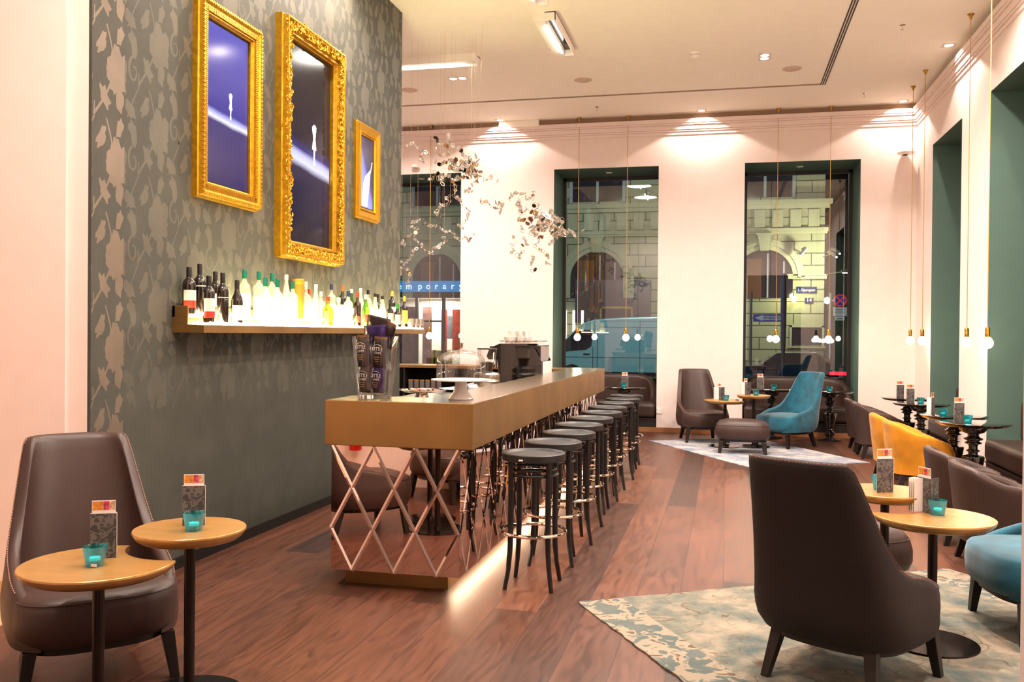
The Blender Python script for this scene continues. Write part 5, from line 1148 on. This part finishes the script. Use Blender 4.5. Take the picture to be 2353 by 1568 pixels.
# no-stopping sign
c = wpt(1930, 691, 32); cz = c.z; t = thing('no_stopping_sign', 'round blue and red no stopping sign with white plates below', 'traffic sign', (c.x, 32, ZG))
hz_ = cz - ZG
MB().tube([(-.30, 0, 0), (-.30, 0, hz_ + .25)], .035, 10).box(-.3, -.1, -.02, .02, hz_ - .02, hz_ + .02).build('post', mat('white post', rgb(220, 214, 214), .5), t, smooth=.6)
MB().prism([(.21 * cos(2 * pi * k / 40), hz_ + .21 * sin(2 * pi * k / 40)) for k in range(40)], -.06, -.04, 'y').build('red_disc', mat('sign red', rgb(206, 30, 30), .4, emit=rgb(206, 30, 30), est=.5), t, smooth=0)
MB().prism([(.165 * cos(2 * pi * k / 40), hz_ + .165 * sin(2 * pi * k / 40)) for k in range(40)], -.064, -.06, 'y').build('blue_face', mat('sign blue', rgb(40, 40, 180), .4), t, smooth=0)
m = MB()
for a in (pi / 4, -pi / 4): m.obox((0, -.067, hz_), (.17 * cos(a), 0, .17 * sin(a)), (0, .002, 0), (-.022 * sin(a), 0, .022 * cos(a)))
m.build('red_cross', mat('sign red', rgb(206, 30, 30), .4), t, smooth=0)
MB().box(-.22, .22, -.05, -.03, hz_ - .52, hz_ - .23).box(-.15, .15, -.05, -.03, hz_ - .67, hz_ - .54).build('text_plate', M_paper, t, smooth=0, bevel=.01)
m = MB()
for k in range(3): m.box(-.16, .16, -.056, -.051, hz_ - .30 - .06 * k, hz_ - .285 - .06 * k)
m.box(-.1, .1, -.056, -.051, hz_ - .62, hz_ - .59); m.build('small_print', M_frame, t, smooth=0)
# one way sign
c = wpt(1764, 731, 30); t = thing('one_way_sign', 'blue one way street sign with a white arrow on a pole, right window', 'traffic sign', (c.x, 30, ZG)); hz_ = c.z - ZG
MB().box(-.45, .45, -.02, .02, hz_ - .12, hz_ + .12).build('blue_panel', mat('sign blue dark', rgb(44, 46, 120), .4, emit=rgb(44, 46, 120), est=.25), t, smooth=0)
MB().prism([(-.40, hz_), (-.16, hz_ + .10), (-.16, hz_ + .07), (.40, hz_ + .07), (.40, hz_ - .07), (-.16, hz_ - .07), (-.16, hz_ - .10)], -.026, -.021, 'y').build('white_arrow', mat('sign white dim', rgb(176, 176, 184), .5), t, smooth=0)
text_mesh('sign_lettering', 'EINBAHN', .13, M_sgn, t, (.12, -.03, hz_), (pi / 2, 0, 0), .001, sx=.9)
MB().tube([(-.52, 0, 0), (-.52, 0, 3.2)], .045, 10).box(-.52, -.44, -.015, .015, hz_ - .02, hz_ + .02).build('pole', mat('grey pole', rgb(80, 78, 84), .5), t, smooth=.6)
c = wpt(1800, 760, 27); t = tag(MB().lathe([(.04, 0), (.05, .1), (.04, 1.2), (.07, 1.5), (.085, 2.8), (.06, 3.4), (.02, 3.6)], 14).build('folded_parasol', mat('slate canvas', rgb(60, 62, 78), .8), None, (c.x, 27, ZG), smooth=.6), 'tall folded dark parasol outside the right window', 'parasol')
# van
M_van = mat('pale teal van paint', rgb(126, 172, 176), .3, .1, var=.03, coat=.6)
van = thing('delivery_van', 'pale teal panel van parked across the street behind the middle window', 'van', (0, 32, 0))
prof = [(-6.42, .02), (-6.5, .45), (-6.45, .80), (-6.2, 1.02), (-5.72, 1.15), (-5.25, 1.62), (-4.95, 1.86), (-4.6, 1.97), (-3.6, 2.05), (-2.3, 2.09), (-.55, 2.09), (-.45, 2.0), (-.40, .02)]
MB().prism(prof, 0, 1.95, 'y').build('body', M_van, van, smooth=0, bevel=.05, seg=3)
MB().box(-6.35, -.42, -.015, .2, -.02, .12).build('sill', M_black, van, smooth=0)
MB().prism([(-5.70, 1.13), (-5.25, 1.54), (-5.05, 1.60), (-4.62, 1.60), (-4.66, 1.02), (-4.85, .90), (-6.0, .78)], -.012, .0, 'y').build('side_window', M_win, van, smooth=0)
m = MB()
for a in ((-4.46, .1, -4.44, 1.75), (-4.62, .1, -4.60, 1.0), (-2.95, .1, -2.935, 1.95), (-4.4, 1.70, -.45, 1.712), (-4.4, 1.92, -.45, 1.928), (-5.9, .62, -.45, .635)): m.box(a[0], a[2], -.006, 0, a[1], a[3])
m.build('panel_seam', M_black, van, smooth=0); MB().box(-4.95, -4.72, -.03, 0, .72, .76).build('door_handle', M_black, van, smooth=0)
MB().box(-3.1, -3.0, -.03, 0, -.0, .05).build('side_marker', emis('amber marker', rgb(230, 120, 10), 1.5), van, smooth=0)
for x in (-5.35, -1.7):
    MB().lathe([(.001, -.01), (.16, -.01), (.2, 0), (.33, 0), (.36, .03), (.36, .22), (.001, .22)], 36).build('wheel', M_black, van, (x, .15, .01), smooth=.5).rotation_euler = (pi / 2, 0, 0)
car = thing('parked_car', 'dark navy car with long red tail light streaks outside the right window', 'car', (0, 28.2, 0))
MB().prism([(.15, .0), (.1, .35), (.35, .50), (1.0, .56), (1.5, .93), (2.6, .96), (3.3, .62), (4.1, .58), (4.25, .3), (4.2, .0)], 0, 1.6, 'y').build('body', mat('navy car paint', rgb(16, 40, 66), .2, .3, coat=.8), car, smooth=0, bevel=.05, seg=3)
MB().prism([(1.12, .58), (1.54, .88), (2.55, .90), (3.1, .62)], -.01, 0, 'y').build('side_window', M_win, car, smooth=0)
MB().box(3.0, 4.26, -.02, .02, .30, .40).box(3.2, 4.25, -.02, .02, .05, .11).build('tail_light_streak', emis('red tail light', rgb(255, 20, 36), 4), car, smooth=0)  # tail lights drawn out into glowing bars that stand for light trails
for x in (.9, 3.45): MB().lathe([(.001, -.01), (.2, 0), (.3, 0), (.31, .2), (.001, .2)], 30).build('wheel', M_black, car, (x, .12, -.04), smooth=.5).rotation_euler = (pi / 2, 0, 0)
tag(MB().box(3.9, 40, 0, 10, ZG, 18).build('street_building', mat('dark far building', rgb(40, 44, 50), .9, var=.3, scale=1), None, (0, 62, 0), smooth=0), 'dark building far down the side street at the right', 'building')

# ================================================================ lights
def light(ty, name, loc, en, col, size=.1, rot=(0, 0, 0), **k):
    L = bpy.data.lights.new(name, ty); L.energy = en; L.color = col
    if ty == 'AREA': L.shape = 'DISK'; L.size = size
    else: L.shadow_soft_size = size
    for a, b in k.items(): setattr(L, a, b)
    o = bpy.data.objects.new(name, L); COL.objects.link(o); o.location = loc; o.rotation_euler = rot; return o
WARM = (1.0, .85, .745)
for x, y in ((-3.38, 13.36), (-.375, 13.36), (2.34, 13.36)): light('SPOT', 'wall_washer', (x, y, ZC - .03), 72, WARM, .03, (RAD(4), 0, 0), spot_size=RAD(128), spot_blend=.12)
light('SPOT', 'wall_washer', (2.38, 10.91, ZC - .03), 72, WARM, .03, (0, RAD(4), 0), spot_size=RAD(128), spot_blend=.12)
light('SPOT', 'wall_washer', (2.38, 7.8, ZC - .03), 72, WARM, .03, (0, RAD(4), 0), spot_size=RAD(128), spot_blend=.12)
for x, y, z in [(2.36, 6.9, 1.4), (2.28, 5.9, 1.4), (2.36, 4.2, 1.4), (2.3, 3.2, 1.4)]: light('POINT', 'unseen_pendant_fill', (x, y, z - .06), 7, (1, .84, .70), .05)  # unseen points beyond the visible pendants, added to lift the ceiling
for x, y in ((-2.75, 4.9), (-2.75, 6.0), (-2.75, 7.1)): light('SPOT', 'wall_washer', (x, y, ZC - .03), 240, WARM, .06, (0, RAD(28), 0), spot_size=RAD(120), spot_blend=1.0)
for x, y in ((-1.7, 3.9), (-1.0, 5.6), (-.9, 7.2)): light('SPOT', 'downlight', (x, y, ZC - .02), 95, WARM, .06, (0, 0, 0), spot_size=RAD(50), spot_blend=.5)
for x, y in ((.405, 10.93), (-3.36, 11.07), (.405, 7.6), (.405, 4.6), (-2.3, 2.6), (-.7, 9.4), (1.9, 8.4), (1.5, 6.0), (1.7, 3.3), (-4.6, 9), (-4.6, 12)):
    light('AREA', 'downlight', (x, y, ZC - .012), 84, WARM, .16, spread=RAD(150))
for y in (7.93, 9.56): light('AREA', 'tube_light', (-1.82, y, ZC - .11), 26, (1, .93, .84), .5)
light('POINT', 'ceiling_fill', (-.5, 3.0, 3.3), 60, (1, .88, .74), .15); light('POINT', 'ceiling_fill', (.3, 5.4, 4.05), 60, (1, .88, .74), .15)  # unseen points added above the view to brighten the ceiling
light('AREA', 'lobby_fill', (-.4, -.8, ZC - .1), 22, WARM, 1.0)  # unseen soft fill added in the lobby behind the camera
light('AREA', 'shop_light', (-12.4, D + 1.2, 2.9), 260, (1, .93, .8), 2.5)
light('POINT', 'unseen_street_light', (-12, 31, 7), 170, (.72, .95, .90), .3); light('POINT', 'unseen_street_light', (-4.5, 30.5, 7.2), 180, (.88, .95, .88), .3); light('POINT', 'unseen_street_light', (1, 31, 7), 260, (.97, .97, .80), .3)
light('POINT', 'lantern_light', (2.5, 35.2, 3.0), 60, (1, .95, .55), .1); light('POINT', 'lantern_light', (3.3, 34.4, 4.3), 360, (1, 1, .7), .1)
light('AREA', 'unseen_street_light', (-3.5, 24, 6.5), 600, (.85, .97, 1), .6, (RAD(50), 0, 0))  # unseen light added above the street to brighten the van
W_ = bpy.data.worlds.new('night'); S.world = W_; W_.use_nodes = True
W_.node_tree.nodes['Background'].inputs[0].default_value = (.010, .014, .03, 1); W_.node_tree.nodes['Background'].inputs[1].default_value = 1.0
vs_ = S.view_settings; vs_.view_transform = 'Standard'; vs_.look = 'None'; vs_.gamma = 1; vs_.exposure = 0.22; vs_.use_curve_mapping = False
S.cycles.max_bounces = 10; S.cycles.transparent_max_bounces = 24; S.cycles.glossy_bounces = 5; S.cycles.transmission_bounces = 8; S.cycles.caustics_reflective = False; S.cycles.caustics_refractive = False
S.cycles.sample_clamp_indirect = 8
S.cycles.use_denoising = True
